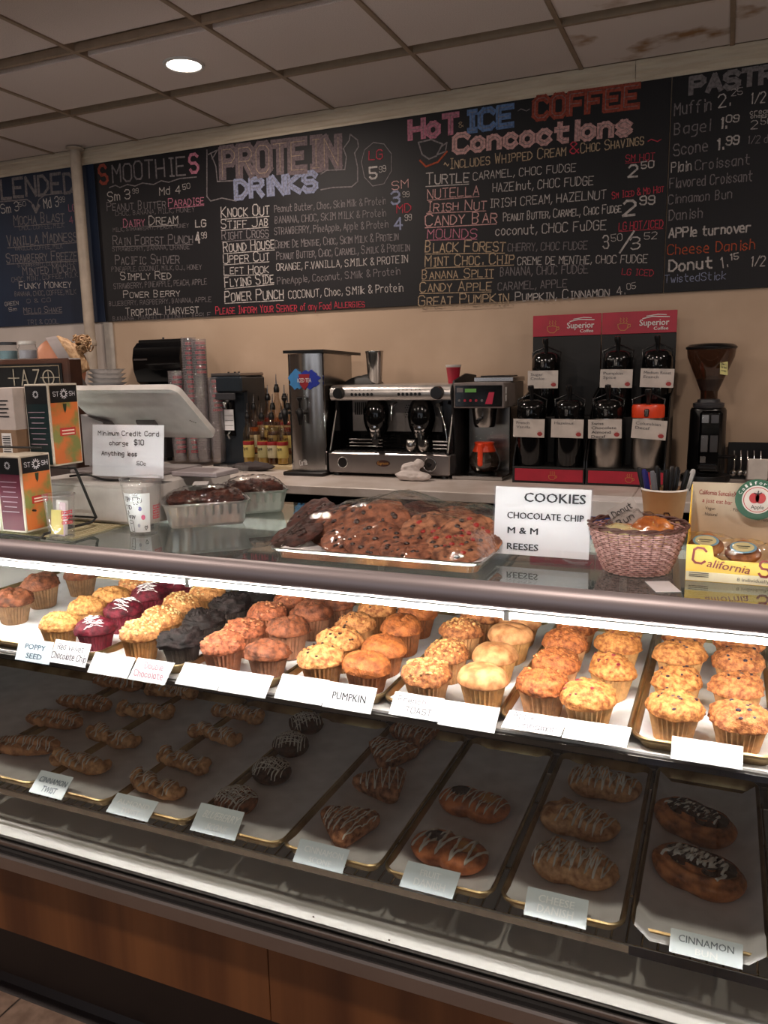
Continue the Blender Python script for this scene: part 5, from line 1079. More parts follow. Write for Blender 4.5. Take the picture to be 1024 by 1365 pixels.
# round badge
c = Vector((.108, d-.006, .122)); g0 = G(); 
def disc(g, c, r, y, n_=40): g.prism([c+Vector((r*cos(2*pi*k/n_), y, r*sin(2*pi*k/n_))) for k in range(n_)], (0, .0006, 0))
g = G(); disc(g, c, .036, 0); lab(g.build('badge_ring', mat('badge_green', (30, 84, 58), .4), t), 'green badge ring'); g = G(); disc(g, c, .025, -.0008); g.build('badge_centre', mat('badge_cream', (216, 206, 200), .4), t)
g = G()
for k in range(28): a = 2*pi*k/28; b = 2*pi*(k+1)/28; ribbon(g, c+Vector((.022*cos(a), -.0014, .022*sin(a))), c+Vector((.022*cos(b), -.0014, .022*sin(b))), .0012, NF)
for sx in (-.005, .005): g.prism([c+Vector((sx+.0085*cos(2*pi*k/16), -.0022, .003+.0095*sin(2*pi*k/16))) for k in range(16)], (0, .0004, 0))
g.build('apple_emblem', mat('apple_red', (176, 30, 36), .4), t); g = G(); scribble(g, [c+Vector((0, -.003, .010)), c+Vector((.001, -.003, .016))], .0016, NF); scribble(g, [c+Vector((-.006, -.003, .012)), c+Vector((0, -.003, .010)), c+Vector((.006, -.003, .013))], .0016, NF)
print_text(g, 'Apple', c+Vector((-.010, -.0026, -.016)), c+Vector((.011, -.0026, -.016)), .007, NF, .01); g.build('badge_lettering', M['ink'], t)
g = G()
for k, ch in enumerate('California'):
    a = radians(158-k*15); o_ = c+Vector((.0275*cos(a), -.0006, .0275*sin(a))); tn = Vector((sin(a), 0, -cos(a))); print_text(g, ch, o_-tn*.0018, o_+tn*(.0012 if ch in 'il' else .0026), .006, NF, .01)
g.build('badge_ring_lettering', M['paper'], t)
# wrapped cakes in the box
cm = [M_('golden_bar', (186, 128, 66), (140, 84, 42), 40), M_('dark_bar', (80, 48, 34), (50, 30, 22), 40)]
blab = mat('bar_label_blue', (110, 150, 170), .4); wl = mat('bar_label_cream', (206, 190, 140), .4)
for i, (x, y, z, rx, k, l) in enumerate([(.030, .045, .045, 38, 0, 'film-wrapped round bar with blue-rimmed label, left in the yellow box'), (.088, .05, .036, 36, 0, 'film-wrapped golden bar at the right in the yellow box'), (.045, .037, .012, 8, 1, 'dark wrapped bar lowest in the yellow box'), (.155, .045, .036, 36, 0, 'film-wrapped bar beyond the picture edge in the yellow box')]):
    r = thing('wrapped_bar', l, 'snack bar', (x0+x+.0, 1.405+y, T+z)); r.rotation_euler = (radians(rx), 0, radians(4*i-6)); g = dome(lambda a: .027*(1+.06*cos(4*a)), .018, .45, 300+i, .0015, .0008, nu=36, nv=14, power=.8); g.build('cake', cm[k], r, 80)
    bv = bvh_of(g)
    if k == 0:
        for rr_, hh_, m_ in ((.021, .0012, blab), (.017, .0018, wl)):
            gg = G(); gg.lathe([(0, 0), (rr_, 0), (rr_, .0004), (0, .0006)], 28, sy=.62); o = gg.build('round_label', m_, r); o.location = (0, .002, .0195+hh_)
        gg = G(); ribbon(gg, Vector((-.010, .003, .0222)), Vector((.010, .003, .0222)), .0018, Vector((0, 0, 1))); ribbon(gg, Vector((-.007, -.001, .0222)), Vector((.007, -.001, .0222)), .0014, Vector((0, 0, 1))); gg.build('label_print', M['ink'], r)
    gg = G(); nx, ny = 22, 14; vs = []
    for j in range(ny+1):
        for q in range(nx+1):
            u = q/nx*2-1; v = j/ny*2-1; e = max(0, 1-abs(u)**3)*max(0, 1-abs(v)**4); vs.append((u*.042, v*.030*(1-.12*abs(u)), .003+.0235*e**.6+noise.noise(Vector((u*6, v*5, i)))*.003*(e+.4)))
    for j in range(ny):
        for q in range(nx): a = j*(nx+1)+q; gg.f.append((a, a+1, a+nx+2, a+nx+1)); gg.mi.append(0)
    gg.v = vs; gg.build('film_wrapper', film, r, 180)
# ------------------------------------------------------------------ back counter
C = COUNTER
t = thing('back_counter', 'long white back counter along the wall carrying the coffee machines', 'counter', (0, 3.06, 0))
ctop = mat('white_counter_laminate', (196, 186, 180), .4, rgb2=(180, 168, 160), scale=8)
for a, b in ((-5.2, -.31), (-.308, X1-.3)): G().box(a, b, 0, WALL-3.061, C-.04, C, .003).build('worktop', ctop, t)
G().box(-5.2, X1-.3, .60, WALL-3.061, .02, C-.04).build('cabinet_back', M['mblack'], t); G().box(-5.2, X1-.3, .06, .62, .70, .72).build('open_shelf', mat('dark_shelf', (30, 28, 28), .6), t)
for xx in (-4.6, -3.4, -2.2, -.62, .9, 2.2): G().box(xx, xx+.02, .04, .62, .02, C-.04).build('divider', M['mblack'], t)
G().box(-5.2, X1-.3, .06, .62, .02, .06).build('plinth', M['mblack'], t)
for px, py, rgb, nm in ((492, 669, (196, 170, 50), 'yellow'), (547, 670, (40, 80, 170), 'blue'), (597, 673, (40, 110, 90), 'green')):
    p = on_depth(px, py, 3.28); t = thing('canister', nm+'-centred round canister with bright metal rim on the shelf under the back counter', 'canister', (p.x-.10, 3.28, .7205+.0615), group='canisters under the back counter')
    G().tube([(0, 0, 0), (0, .16, 0)], .058, 36).build('can_body', M['dgrey'], t, True); G().tube([(.0555*cos(a), -.002, .0555*sin(a)) for a in [2*pi*k/40 for k in range(40)]], .0055, 8, closed=True).build('metal_rim', M['chrome'], t, True)
    G().tube([(0, -.004, 0), (0, 0, 0)], .036, 30).build('coloured_disc', mat('can_'+nm, rgb, .5), t, True)
# iced tea dispenser
t = thing('iced_tea_dispenser', 'tall stainless steel iced tea dispenser with two black taps and a splash logo', 'drink dispenser', (-1.846, 3.42, C))
def rprof(w, d, n=10, bow=.03): return [(-w/2+w*k/n, -bow*(1-(2*k/n-1)**2), 0) for k in range(n+1)]+[(w/2, d, 0), (-w/2, d, 0)]
G().box(-.125, .125, -.075, .30, 0, .018, .004).build('drip_tray', M['black'], t)
G().prism([Vector(p)+Vector((0, 0, .02)) for p in rprof(.222, .30)], (0, 0, .555)).build('tank_body', M['steel'], t, 30)
for sx in (-.111, .099): G().box(sx, sx+.012, -.006, .004, .02, .575, .002).build('edge_strip', M['chrome'], t)
g = G(); g.prism([(-.12, -.035, .578), (.128, -.035, .578), (.150, .34, .566), (-.10, .34, .578)], (0, 0, .014)); g.build('lid', M['black'], t)
def tap(px, parent):
    G().cyl((px, -.03, .30), (px, -.075, .30), .010, 12).build('tap_shank', M['black'], parent, True); G().lathe([(0, .245), (.010, .245), (.013, .262), (.017, .28), (.017, .31), (.010, .322), (0, .322)], 14, (px, -.078)).build('tap_body', M['black'], parent, True)
    G().lathe([(.004, .322), (.006, .335), (.005, .352), (.016, .366), (.016, .372), (0, .374)], 14, (px, -.078)).build('tap_handle', M['black'], parent, True)
tap(-.094, t); tap(.0, t)
sp = G(); cl = (0, -.0325, .455)
def blob(cx, cz, rx, rz, k, y): return [(cx+rx*cos(a)*(1+.18*sin(k*a)), y-.0, cz+rz*sin(a)*(1+.15*cos(k*a+1))) for a in [2*pi*i/40 for i in range(40)]]
G().prism(blob(-.045, .455, .045, .045, 7, -.0325), (0, .004, 0)).build('light_blue_splash', mat('splash_light_blue', (60, 130, 190), .4), t)
G().prism(blob(.035, .455, .062, .042, 9, -.0345), (0, .004, 0)).build('blue_splash', mat('splash_blue', (30, 50, 160), .4), t)
G().prism([(-.028, -.036, .480), (.040, -.036, .480), (.030, -.036, .43), (.006, -.036, .405), (-.02, -.036, .43)], (0, .001, 0)).build('red_shield', mat('splash_red', (150, 30, 40), .4), t)
g = G(); print_text(g, 'ICED TEA', (-.034, -.0375, .442), (.050, -.0375, .442), .020, NF, .01); g.build('logo_lettering', M['paper'], t); g = G(); scribe(g, 'Curtis', (-.04, -.0335, .045), (.006, -.033, .052), .024, NF, .003); g.build('maker_lettering', M['paper'], t)
t.scale = (.87, 1, 1)
# espresso machine
t = thing('espresso_machine', 'two-group stainless steel espresso machine in the middle of the back counter', 'espresso machine', (-1.43, 3.40, C)); S_ = M['steel']; D = M['dsteel']; T_ESP = t
for xx in (-.28, .28):
    for yy in (.03, .40): G().lathe([(0, 0), (.018, 0), (.014, .018), (0, .018)], 14, (xx, yy)).build('foot', M['black'], t)
G().box(-.315, .315, 0, .44, .016, .112, .006).build('base_housing', M['alu'], t); G().box(-.29, .29, .01, .16, .112, .118, .001).build('drip_tray', M['mblack'], t)
for k in range(22): G().box(-.28+k*.0265, -.272+k*.0265, .015, .155, .118, .122).build('tray_slat', M['chrome'], t)
G().box(-.30, .30, .18, .42, .112, .375, .004).build('boiler_housing', M['gblack'], t)
G().box(-.26, .22, .172, .18, .20, .355, .002).build('backsplash', mat('backsplash_steel', (150, 144, 140), .35, .35), t)
g = G()
for i in range(9):
    for j in range(6): g.cyl((-.15+.011*i+.0055*(j % 2), .170, .27+.011*j), (-.15+.011*i+.0055*(j % 2), .1735, .27+.011*j), .003, 6); g.cyl((.03+.011*i+.0055*(j % 2), .170, .27+.011*j), (.03+.011*i+.0055*(j % 2), .1735, .27+.011*j), .003, 6)
o = g.build('perforations', M['mblack'], t); o['kind'] = 'stuff'
for k in range(6): G().box(-.245+k*.011, -.240+k*.011, .168, .173, .28, .34).build('vent_slot', M['mblack'], t)
for sx in (-1, 1):
    x = sx*.297; G().prism([(x, .0, .112), (x, .44, .112), (x, .44, .42), (x, .10, .42), (x, .08, .30)], (sx*.014, 0, 0)).build('side_panel', M['gblack'], t)
    G().tube([(x+sx*.008, .008, .118), (x+sx*.008, .085, .30), (x+sx*.008, .10, .345)], .006, 8).build('side_trim', S_, t, True)
g = G(); pr = [(.04, .355), (.03, .365), (.026, .385), (.03, .405), (.045, .420), (.07, .425), (.42, .425), (.42, .355)]; g.prism([(-.31, y, z) for y, z in pr], (.62, 0, 0)); g.build('control_panel', mat('pale_steel', (206, 200, 196), .3, .7), t, 40)
for x, r in ((-.255, .027), (.25, .030)):
    G().cyl((x, .03, .388), (x, .0, .388), r, 24, r*.92).build('steam_knob', M['black'], t, True)
for gx_ in (-.19, .055):
    for k in range(6): G().cyl((gx_+k*.021, .030, .382), (gx_+k*.021, .024, .382), .0072, 12).build('brew_button', M['black'], t, True); G().cyl((gx_+k*.021, .030, .402), (gx_+k*.021, .0265, .402), .002, 8).build('indicator', M['dgrey'], t)
for gx_ in (-.10, .135):
    g = G(); g.ball((gx_, .115, .275), .070, 28, 18, (.98, .85, 1.42)); g.build('group_head', M['gblack'], t, True); G().lathe([(.036, .205), (.040, .215), (.040, .24), (.034, .25)], 24, (gx_, .10)).build('group_collar', M['chrome'], t, True)
    g = G(); g.lathe([(0, .178), (.030, .18), (.034, .195), (.034, .21), (0, .212)], 24, (gx_, .10)); g.build('portafilter', S_, t, True)
    G().tube([(gx_+.01, .075, .19), (gx_+.03, .02, .178), (gx_+.055, -.03, .165)], [.010, .014, .015], 12).build('portafilter_handle', M['black'], t, True); G().tube([(gx_, .1, .18), (gx_, .095, .165), (gx_-.008, .09, .155)], .006, 8).build('spout', M['chrome'], t, True)
for x in (-.0, .235): G().cyl((x, .12, .335), (x, .07, .33), .010, 14).build('steam_valve', M['chrome'], t, True)
G().tube([(.235, .08, .325), (.26, .06, .28), (.285, .05, .19), (.286, .05, .165)], .0045, 8).build('steam_wand', M['chrome'], t, True); G().tube([(0, .07, .33), (.0, .06, .29), (.004, .055, .26)], .0045, 8).build('water_spout', M['chrome'], t, True)
for k in range(3): G().cyl((.22, .04, .135+k*.016), (.31, .04, .135+k*.016), .005, 8).build('tray_rail', S_, t, True)
for k in range(3): G().cyl((-.24, .09, .135+k*.016), (-.06, .09, .135+k*.016), .004, 8).build('tray_rail', S_, t, True)
for x, r, mm in ((-.235, .026, 'gauge_face'), (.218, .030, 'dial_face')):
    G().tube([(x+r*cos(a), -.003, .066+r*sin(a)) for a in [2*pi*k/36 for k in range(36)]], .0035, 8, closed=True).build('dial_ring', M['chrome'], t, True); G().cyl((x, 0, .066), (x, -.004, .066), r*.86, 30).build(mm, M['black'] if x < 0 else D, t, True)
G().cyl((.218, -.004, .066), (.218, -.014, .066), .010, 18).build('dial_hub', M['black'], t, True); g = G(); g.tube([(-.02, 0, .066), (-.02, -.003, .066)], .036, 30); g.v = [(p[0], p[1], .066+(p[2]-.066)*.42) for p in g.v]; g.build('oval_badge', mat('oval_badge', (60, 26, 20), .4), t)
g = G(); scribe(g, 'Espresso', (-.046, -.004, .060), (.008, -.004, .062), .012, NF, .0016); g.build('badge_lettering', M['gold'], t)
for i, x in enumerate((.110, .170)):
    o = G().lathe([(0, .0), (.017, .0), (.025, .010), (.028, .028), (.024, .048), (.021, .054), (.020, .054), (.022, .047), (.025, .028), (.015, .004), (0, .004)], 26).build('metal_pitcher', M['steel'], None, True, loc=(-1.43+x, 3.43, C+.1225)); tag(o, ('left' if i == 0 else 'right')+' small round steel pitcher on the espresso drip tray', 'pitcher', 'pitchers on the drip tray')
p = on_depth(500, 512, 3.62); o = G().lathe([(0, 0), (.030, 0), (.033, .004), (.043, .150), (.045, .156), (.0445, .158), (.041, .152), (.031, .006), (0, .005)], 32).build('mixing_tin', M['steel'], None, True, loc=(p.x, 3.62, C+.4255)); tag(o, 'tall steel mixing tin standing on the espresso machine', 'shaker')
g = G(); vs = []
for j in range(13):
    for i in range(19):
        u = i/18*2-1; v = j/12*2-1; e = max(0, 1-abs(u)**2.5)*max(0, 1-abs(v)**3); vs.append((u*.09, v*.06, .001+.055*e**.6*(.75+.25*u)+noise.noise(Vector((u*3, v*3, 4)))*.008*e))
for j in range(12):
    for i in range(18): a = j*19+i; g.f.append((a, a+1, a+20, a+19)); g.mi.append(0)
g.v = vs; p = on_depth(462, 512, 3.66); o = g.build('folded_cloth', M['mblack'], None, 180, loc=(-1.655, 3.64, C+.4255)); tag(o, 'heaped black cloth on the left top of the espresso machine', 'cloth')
p = on_depth(610, 503, 3.58); t = thing('red_cup', 'red plastic party cup on the right top of the espresso machine', 'cup', (-1.165, 3.58, C+.4255)); G().shell([(0, .003), (.023, .003), (.024, 0), (.034, .078), (.036, .080), (.0355, .083), (.033, .080), (.023, .006), (0, .006)], 28).build('cup_wall', M['red'], t, True); G().shell([(.0335, .073), (.0345, .074), (.0345, .077), (.0365, .080), (.0355, .0845)], 28).build('white_rim', M['offw'], t, True)
T_ESP.scale = (.965, 1, 1)
# white towel
g = G(); rows = []; n = 28
for (cx, cy, cz, rx, ry, rz_, sd) in ((0, 0, .022, .075, .035, .024, 1), (-.01, .01, .055, .045, .028, .026, 2), (.03, .012, .075, .026, .022, .022, 3), (.05, .0, .02, .04, .03, .020, 4)):
    gg = G(); gg.ball((0, 0, 0), 1, 26, 18); g.add([Vector((cx+v[0]*rx*(1+.25*noise.noise(Vector(v)*2.2+Vector((sd, 0, 0)))), cy+v[1]*ry*(1+.25*noise.noise(Vector(v)*2.6+Vector((0, sd, 0)))), max(.0005, cz+v[2]*rz_*(1+.35*noise.noise(Vector(v)*2.4+Vector((0, 0, sd))))))) for v in gg.v], gg.f)
towel = g.build('towel', mat('white_towel', (206, 196, 192), .9, bump=.5, bscale=300), None, 180, loc=(-1.285, 3.335, C)); md = towel.modifiers.new('r', 'REMESH'); md.mode = 'VOXEL'; md.voxel_size = .004; md.use_smooth_shade = True; bake(towel); tag(towel, 'crumpled white towel on the counter in front of the espresso machine', 'towel')
# coffee brewer
t = thing('coffee_brewer', 'black and steel drip coffee brewer with green display, right of the espresso machine', 'coffee maker', (-1.005, 3.45, C))
G().box(-.118, .116, -.03, .36, .0, .018, .003).build('base_plate', S_, t); G().box(-.10, .10, .17, .36, .018, .33, .004).build('rear_column', S_, t)
G().lathe([(0, .018), (.062, .018), (.062, .024), (0, .025)], 28, (.0, .06)).build('warmer_plate', M['black'], t)
G().box(-.117, .115, -.005, .36, .318, .430, .004).build('head_housing', mat('brewer_grey', (126, 116, 112), .35), t); G().box(-.108, .106, -.008, -.004, .325, .418, .002).build('control_panel', M['gblack'], t)
G().box(-.062, -.010, -.0098, -.0078, .388, .404).build('green_display', mat('lcd_green', (96, 150, 70), .4, emit=((90, 150, 60), .12)), t); G().box(-.100, -.070, -.0098, -.0078, .388, .408).build('maker_plate', M['grey'], t)
G().prism([(.030, -.0098, .336), (.062, -.0098, .336), (.072, -.0098, .388), (.048, -.0098, .388)], (0, .0015, 0)).build('red_sticker', mat('sticker_red', (196, 36, 70), .4), t)
for k in range(5): G().cyl((-.088+k*.026, -.008, .352), (-.088+k*.026, -.0115, .352), .006, 12).build('panel_button', M['red'] if 0 < k < 4 else M['grey'], t, True)
for z in (.395, .362): G().box(.1155, .1165, .01, .035, z-.014, z+.014).build('side_sticker', M['paper'], t)
g = G(); g.prism([(-.118, y, z) for y, z in [(-.0, .0), (.36, .0), (.36, .46), (.20, .47), (.02, .44), (-.02, .38), (.02, .22), (.05, .05)]], (-.008, 0, 0)); g.build('left_shroud', M['mblack'], t)
G().lathe([(0, .23), (.045, .232), (.050, .245), (.056, .30), (.060, .318), (0, .318)], 28, (.01, .06)).build('filter_basket', S_, t, True); G().tube([(.01, .0, .27), (.01, -.035, .268), (.01, -.06, .262)], [.008, .009, .010], 10).build('basket_handle', M['black'], t, True)
G().box(-.06, .125, .12, .34, .430, .452, .003).build('top_tray', S_, t); G().box(-.04, .10, .16, .30, .452, .458, .002).build('top_lid', M['black'], t)
t = thing('coffee_carafe', 'round glass carafe with orange collar and handle on the brewer', 'carafe', (-.995, 3.505, C+.0255)); gl = clear('carafe_glass', (214, 206, 196), .05, 1.5, .02)
G().shell([(0, .003), (.045, .002), (.062, .018), (.070, .045), (.066, .075), (.050, .100), (.038, .112), (.036, .118)], 36).build('glass_bowl', gl, t, 180); G().lathe([(0, .004), (.044, .004), (.060, .018), (.066, .035), (0, .035)], 32).build('coffee', mat('coffee', (44, 26, 18), .1), t, True)
G().lathe([(.050, .094), (.053, .098), (.046, .116), (.042, .128), (.046, .136), (.040, .140), (0, .140)], 32).build('orange_collar', M['orange'], t, True); G().prism([(-.012, -.055, .118), (.012, -.055, .118), (.012, -.055, .134), (-.012, -.055, .134)], (0, .03, 0)).build('handle_bridge', M['orange'], t)
G().box(-.011, .011, -.078, -.060, .035, .138, .006).build('handle', M['orange'], t)
# airpot racks
def swirl(g, c, s, n_=NF):
    c = Vector(c); scribble(g, [c+Vector((s*a, 0, s*b)) for a, b in [(-.9, .2), (-.8, -.4), (-.4, -.8), (.3, -.85), (.7, -.5), (.8, .2), (.2, .35), (-.5, .3), (-.9, .2)]], s*.09, n_)
    scribble(g, [c+Vector((s*a, 0, s*b)) for a, b in [(.8, .1), (1.15, .15), (1.2, -.25), (.75, -.4)]], s*.08, n_)
    for q in (-.5, 0, .5): scribble(g, [c+Vector((s*(q+a), 0, s*b)) for a, b in [(0, .45), (.15, .65), (-.05, .85), (.15, 1.1), (0, 1.25)]], s*.07, n_)
def rack(label, x0, x1, zt):
    t = thing('airpot_rack', label, 'rack', ((x0+x1)/2, 3.40, C), group='airpot racks'); hw = (x1-x0)/2
    G().box(-hw, hw, 0, .20, .0, .070, .003).build('lower_step', M['mblack'], t); G().box(-hw+.012, hw-.006, -.003, 0, .010, .062, .0008).build('red_front_plate', M['red'], t)
    g = G(); swirl(g, (.02, -.0035, .032), .017); g.build('front_cup_drawing', M['gold'], t)
    G().box(-hw, hw, .20, .37, .0, .272, .003).build('upper_step', M['mblack'], t); G().box(-hw, hw, .372, .380, .0, zt-C-.095, .001).build('back_panel', M['mblack'], t)
    G().box(-hw, hw, .369, .380, zt-C-.095, zt-C, .001).build('red_header', M['red'], t)
    for sx in (-hw, hw-.006): G().prism([(sx, 0, .0), (sx, .37, .0), (sx, .37, .40), (sx, .19, .36), (sx, .01, .10)], (.006, 0, 0)).build('side_panel', M['black'], t)
    g = G(); swirl(g, (-hw*.42, .3685, zt-C-.058), .026); g.build('header_cup_drawing', M['gold'], t); g = G(); z = zt-C-.062
    print_text(g, 'Superior', (hw*.02, .3685, z), (hw*.80, .3685, z), .027, NF, .02); print_text(g, 'Coffee', (hw*.40, .3685, z-.020), (hw*.78, .3685, z-.020), .014, NF, .02)
    scribble(g, [(hw*.1, .3685, z+.030), (hw*.35, .3685, z+.038), (hw*.8, .3685, z+.034)], .004, NF); scribble(g, [(hw*.2, .3685, z+.040), (hw*.5, .3685, z+.046), (hw*.72, .3685, z+.043)], .003, NF)
    g.build('brand_lettering', M['paper'], t); return t
rack('left airpot rack with red Superior Coffee header and three black airpots', -.84, -.532, 1.690)
rack('right airpot rack with red Superior Coffee header, beside the bean grinder', -.528, -.212, 1.690)
stw = mat('airpot_steel', (176, 170, 164), .3, 1)
def airpot(label, x, y, z, body, top, lines, cw=.135, chh=.078, cz=.165, tilt=0, lid=None, h=.262):
    t = thing('airpot', label, 'airpot', (x, y, z), group='airpots on the racks'); R = .062
    G().lathe([(0, .0), (R*.96, .0), (R, .006), (R, h-.05), (R*.985, h-.045)], 32).build('body', body, t, True)
    if lid: G().lathe([(R*1.03, h-.052), (R*1.05, h-.048), (R*1.05, h-.008), (R*.98, h), (0, h)], 32).build('orange_lid', lid, t, True); zz = h
    else: G().lathe([(R*1.0, h-.055), (R*1.02, h-.05), (R*1.0, h-.01), (R*.86, h+.012), (R*.5, h+.022), (0, h+.022)], 32).build('shoulder', top, t, True); zz = h+.02
    G().tube([(0, 0, zz-.004), (0, -.004, zz+.025), (-.002, -.012, zz+.05), (-.002, -.014, zz+.062)], [.009, .009, .014, .012], 14).build('pump_lever', M['black'], t, True)
    G().tube([(0, -R*.8, h-.02), (0, -R*1.12, h-.024), (0, -R*1.2, h-.045)], [.011, .010, .008], 12).build('spout', M['black'], t, True); G().tube([(R*.95, 0, h-.03), (R*1.02, .01, h+.02), (0, .02, h+.048), (-R*1.02, .01, h+.02), (-R*.95, 0, h-.03)], .004, 8).build('carry_handle', M['black'], t, True)
    if lines is None: return t
    c = thing('x', '', '', (0, 0, 0)); bpy.data.objects.remove(c)
    o = G().box(-cw/2, cw/2, -R-.0035, -R-.0025, cz-chh/2, cz+chh/2).build('label_card', mat('airpot_card', (206, 196, 188), .5), t); o.rotation_euler = (0, radians(tilt), 0)
    g = G(); n_ = len(lines)
    for k, (tx, wf) in enumerate(lines): z_ = cz+chh/2-.022-.018*k; print_text(g, tx, (-cw*.40, -R-.0038, z_), (-cw*.40+cw*wf, -R-.0038, z_), .012, NF, .005)
    gm = M['grey'] if label.find('Swiss') < 0 else M['ink']; q = g.build('lettering', gm, o)
    g = G(); g.ball((cw*.36, -R-.004, cz-chh*.30), .011, 10, 6, (1, .06, .8)); swirl(g, (cw*.34, -R-.0045, cz-chh*.28), .010); g.build('red_cup_print', mat('card_red', (170, 60, 60), .5), o); return t
B = M['gblack']; zl, zu = C+.0705, C+.2725
airpot('black airpot with French Vanilla card, lower row left', -.775, 3.475, zl, B, B, [('French', .42), ('Vanilla', .45)], tilt=1); airpot('black airpot with Hazelnut card, lower row second', -.612, 3.475, zl, B, B, [('Hazelnut', .6)], tilt=1)
airpot('steel airpot with black top and Swiss Chocolate Almond Decaf card', -.452, 3.475, zl, stw, B, [('Swiss', .36), ('Chocolate', .74), ('Almond', .58), ('Decaf', .42)], tilt=-1); airpot('steel airpot with orange lid and Columbian Decaf card', -.292, 3.475, zl, stw, B, [('Columbian', .72), ('Decaf', .42)], tilt=4, lid=M['orange'])
airpot('black airpot with Sugar Cookie card, upper row left', -.755, 3.665, zu, B, B, [('Sugar', .4), ('Cookie', .45)]); airpot('black airpot with Pumpkin Spice card, upper row middle', -.442, 3.665, zu, B, B, [('Pumpkin', .6), ('Spice', .4)], tilt=1); airpot('black airpot with French Roast card, upper row right', -.278, 3.665, zu, B, B, [('Medium Roast', .8), ('French', .45)], tilt=2)
# grinder
t = thing('bean_grinder', 'black coffee bean grinder with smoky funnel hopper, right of the airpots', 'grinder', (-.066, 3.66, C)); hop = clear('smoky_hopper', (150, 118, 98), .04, 1.5, .05, body=.18, body_rgb=(96, 70, 54))
G().lathe([(0, 0), (.098, 0), (.10, .01), (.096, .028), (.07, .036), (0, .036)], 36).build('base', M['black'], t, True)
G().lathe([(0, .03), (.074, .03), (.076, .06), (.072, .30), (.066, .31), (0, .31)], 32, (-.0, .02)).build('motor_body', M['black'], t, True); G().box(-.03, .058, -.070, -.02, .04, .30, .010).build('doser_housing', M['gblack'], t)
for z0_, z1_ in ((.25, .285), (.13, .20)): G().box(-.022, .006, -.0725, -.0695, z0_, z1_, .001).build('steel_window', S_, t); G().box(.014, .044, -.0725, -.0695, z0_, z1_, .001).build('steel_window', D, t)
G().box(-.022, .0, -.074, -.069, .085, .112, .001).build('steel_tab', S_, t); G().tube([(.05, -.06, .11), (.10, -.09, .115), (.115, -.10, .115)], .008, 10).build('doser_lever', M['black'], t, True); G().box(-.03, .045, -.10, -.06, .06, .078, .004).build('fork', M['black'], t)
G().lathe([(.058, .31), (.062, .316), (.062, .33), (.046, .334), (.044, .345), (.036, .348)], 32).build('adjustment_collar', M['dgrey'], t, True); G().shell([(.034, .340), (.034, .375), (.040, .395), (.070, .465), (.092, .520), (.096, .555)], 40).build('hopper', hop, t, 180)
G().lathe([(0, .347), (.033, .347), (.033, .374), (.055, .43), (.0, .445)], 30).build('beans', mat('coffee_beans', (40, 24, 18), .4, bump=1, bscale=120), t, True); G().lathe([(.097, .552), (.100, .556), (.100, .562), (.085, .572), (.03, .577), (0, .577)], 40).build('hopper_lid', M['black'], t, True)
o = G().box(-.016, .016, -.0006, .0006, -.03, .03).build('yellow_note', mat('yellow_note', (206, 200, 130), .6), t); o.location = (.052, -.075, .475); o.rotation_euler = (radians(-24), radians(10), radians(26)); g = G()
for k, tx in enumerate(('Don t', 'Grind', 'me')): scribe(g, tx, (-.012, -.001, .012-.015*k), (.010, -.001, .012-.015*k), .009, NF, .0012)
g.build('note_writing', M['ink'], o)
# right end clutter
t = thing('tamping_stand', 'grey metal stand with round holes at the right end of the back counter', 'stand', (.185, 3.62, C)); fr_ = mat('stand_grey', (150, 140, 136), .4)
G().box(-.09, .11, .0, .16, .0, .012, .002).build('base_board', fr_, t); g = G().box(-.09, .11, -.006, .0, .012, .10, .002).build('front_plate', fr_, t)
for k in range(4): G().cyl((-.06+k*.05, -.0065, .035), (-.06+k*.05, -.009, .035), .019, 22).build('round_hole', M['mblack'], t, True); G().cyl((-.06+k*.05, -.0065, .078), (-.06+k*.05, -.009, .078), .017, 22).build('round_hole', M['mblack'], t, True)
o = box('white_switch_box', M['offw'], (-.038, .038, -.012, .012, 0, .085), bev=.003, loc=(.115, 3.585, C+.055)); o.location = (.135, 3.60, C+.02); tag(o, 'small square white box in front of the holed stand', 'box')
t = thing('black_tray', 'black shallow tray of tools between the grinder and the holed stand', 'tray', (.05, 3.76, C)); G().box(-.03, .55, -.02, .10, 0, .010, .003).build('tray_floor', M['black'], t); G().box(-.03, .55, .09, .10, .01, .15, .002).build('tray_back', M['black'], t)
for i in range(5):
    r = thing('steel_scoop', 'small steel scoop leaning in the black tray, '+['leftmost', 'second from left', 'middle one', 'second from right', 'rightmost'][i], 'scoop', (.045+.026*i, 3.742+.01*(i % 2), C+.0105), group='scoops in the black tray'); G().tube([(0, 0, .0), (.004, .01, .05), (.0, .03, .11)], .0032, 8).build('handle', M['chrome'], r, True); G().ball((0, 0, .016), .014, 12, 8, (1, .6, 1)).build('bowl', M['steel'], r, True)
# towel dispenser
t = thing('paper_towel_dispenser', 'black rounded paper towel dispenser on the wall above the register', 'dispenser', (-2.985, 3.875, 1.386)); pr = [(0, 0), (-.05, .0), (-.10, .03), (-.125, .09), (-.13, .16), (-.115, .22), (-.08, .25), (0, .262)]
lab(G().prism([(-.165, y, z) for y, z in pr], (.33, 0, 0)).build('cover', M['gblack'], t, 30), 'glossy black cover'); G().box(-.175, .175, -.06, -.001, .0, .268, .006).build('back_plate', M['black'], t); G().box(-.155, -.06, -.1325, -.1285, .150, .160, .001).build('steel_badge', M['alu'], t); G().cyl((.0, -.05, .262), (.0, -.05, .278), .006, 10).build('lock_pin', M['dgrey'], t)
G().box(-.12, .12, -.075, -.02, -.006, .001, .001).build('paper_slot', M['mblack'], t)
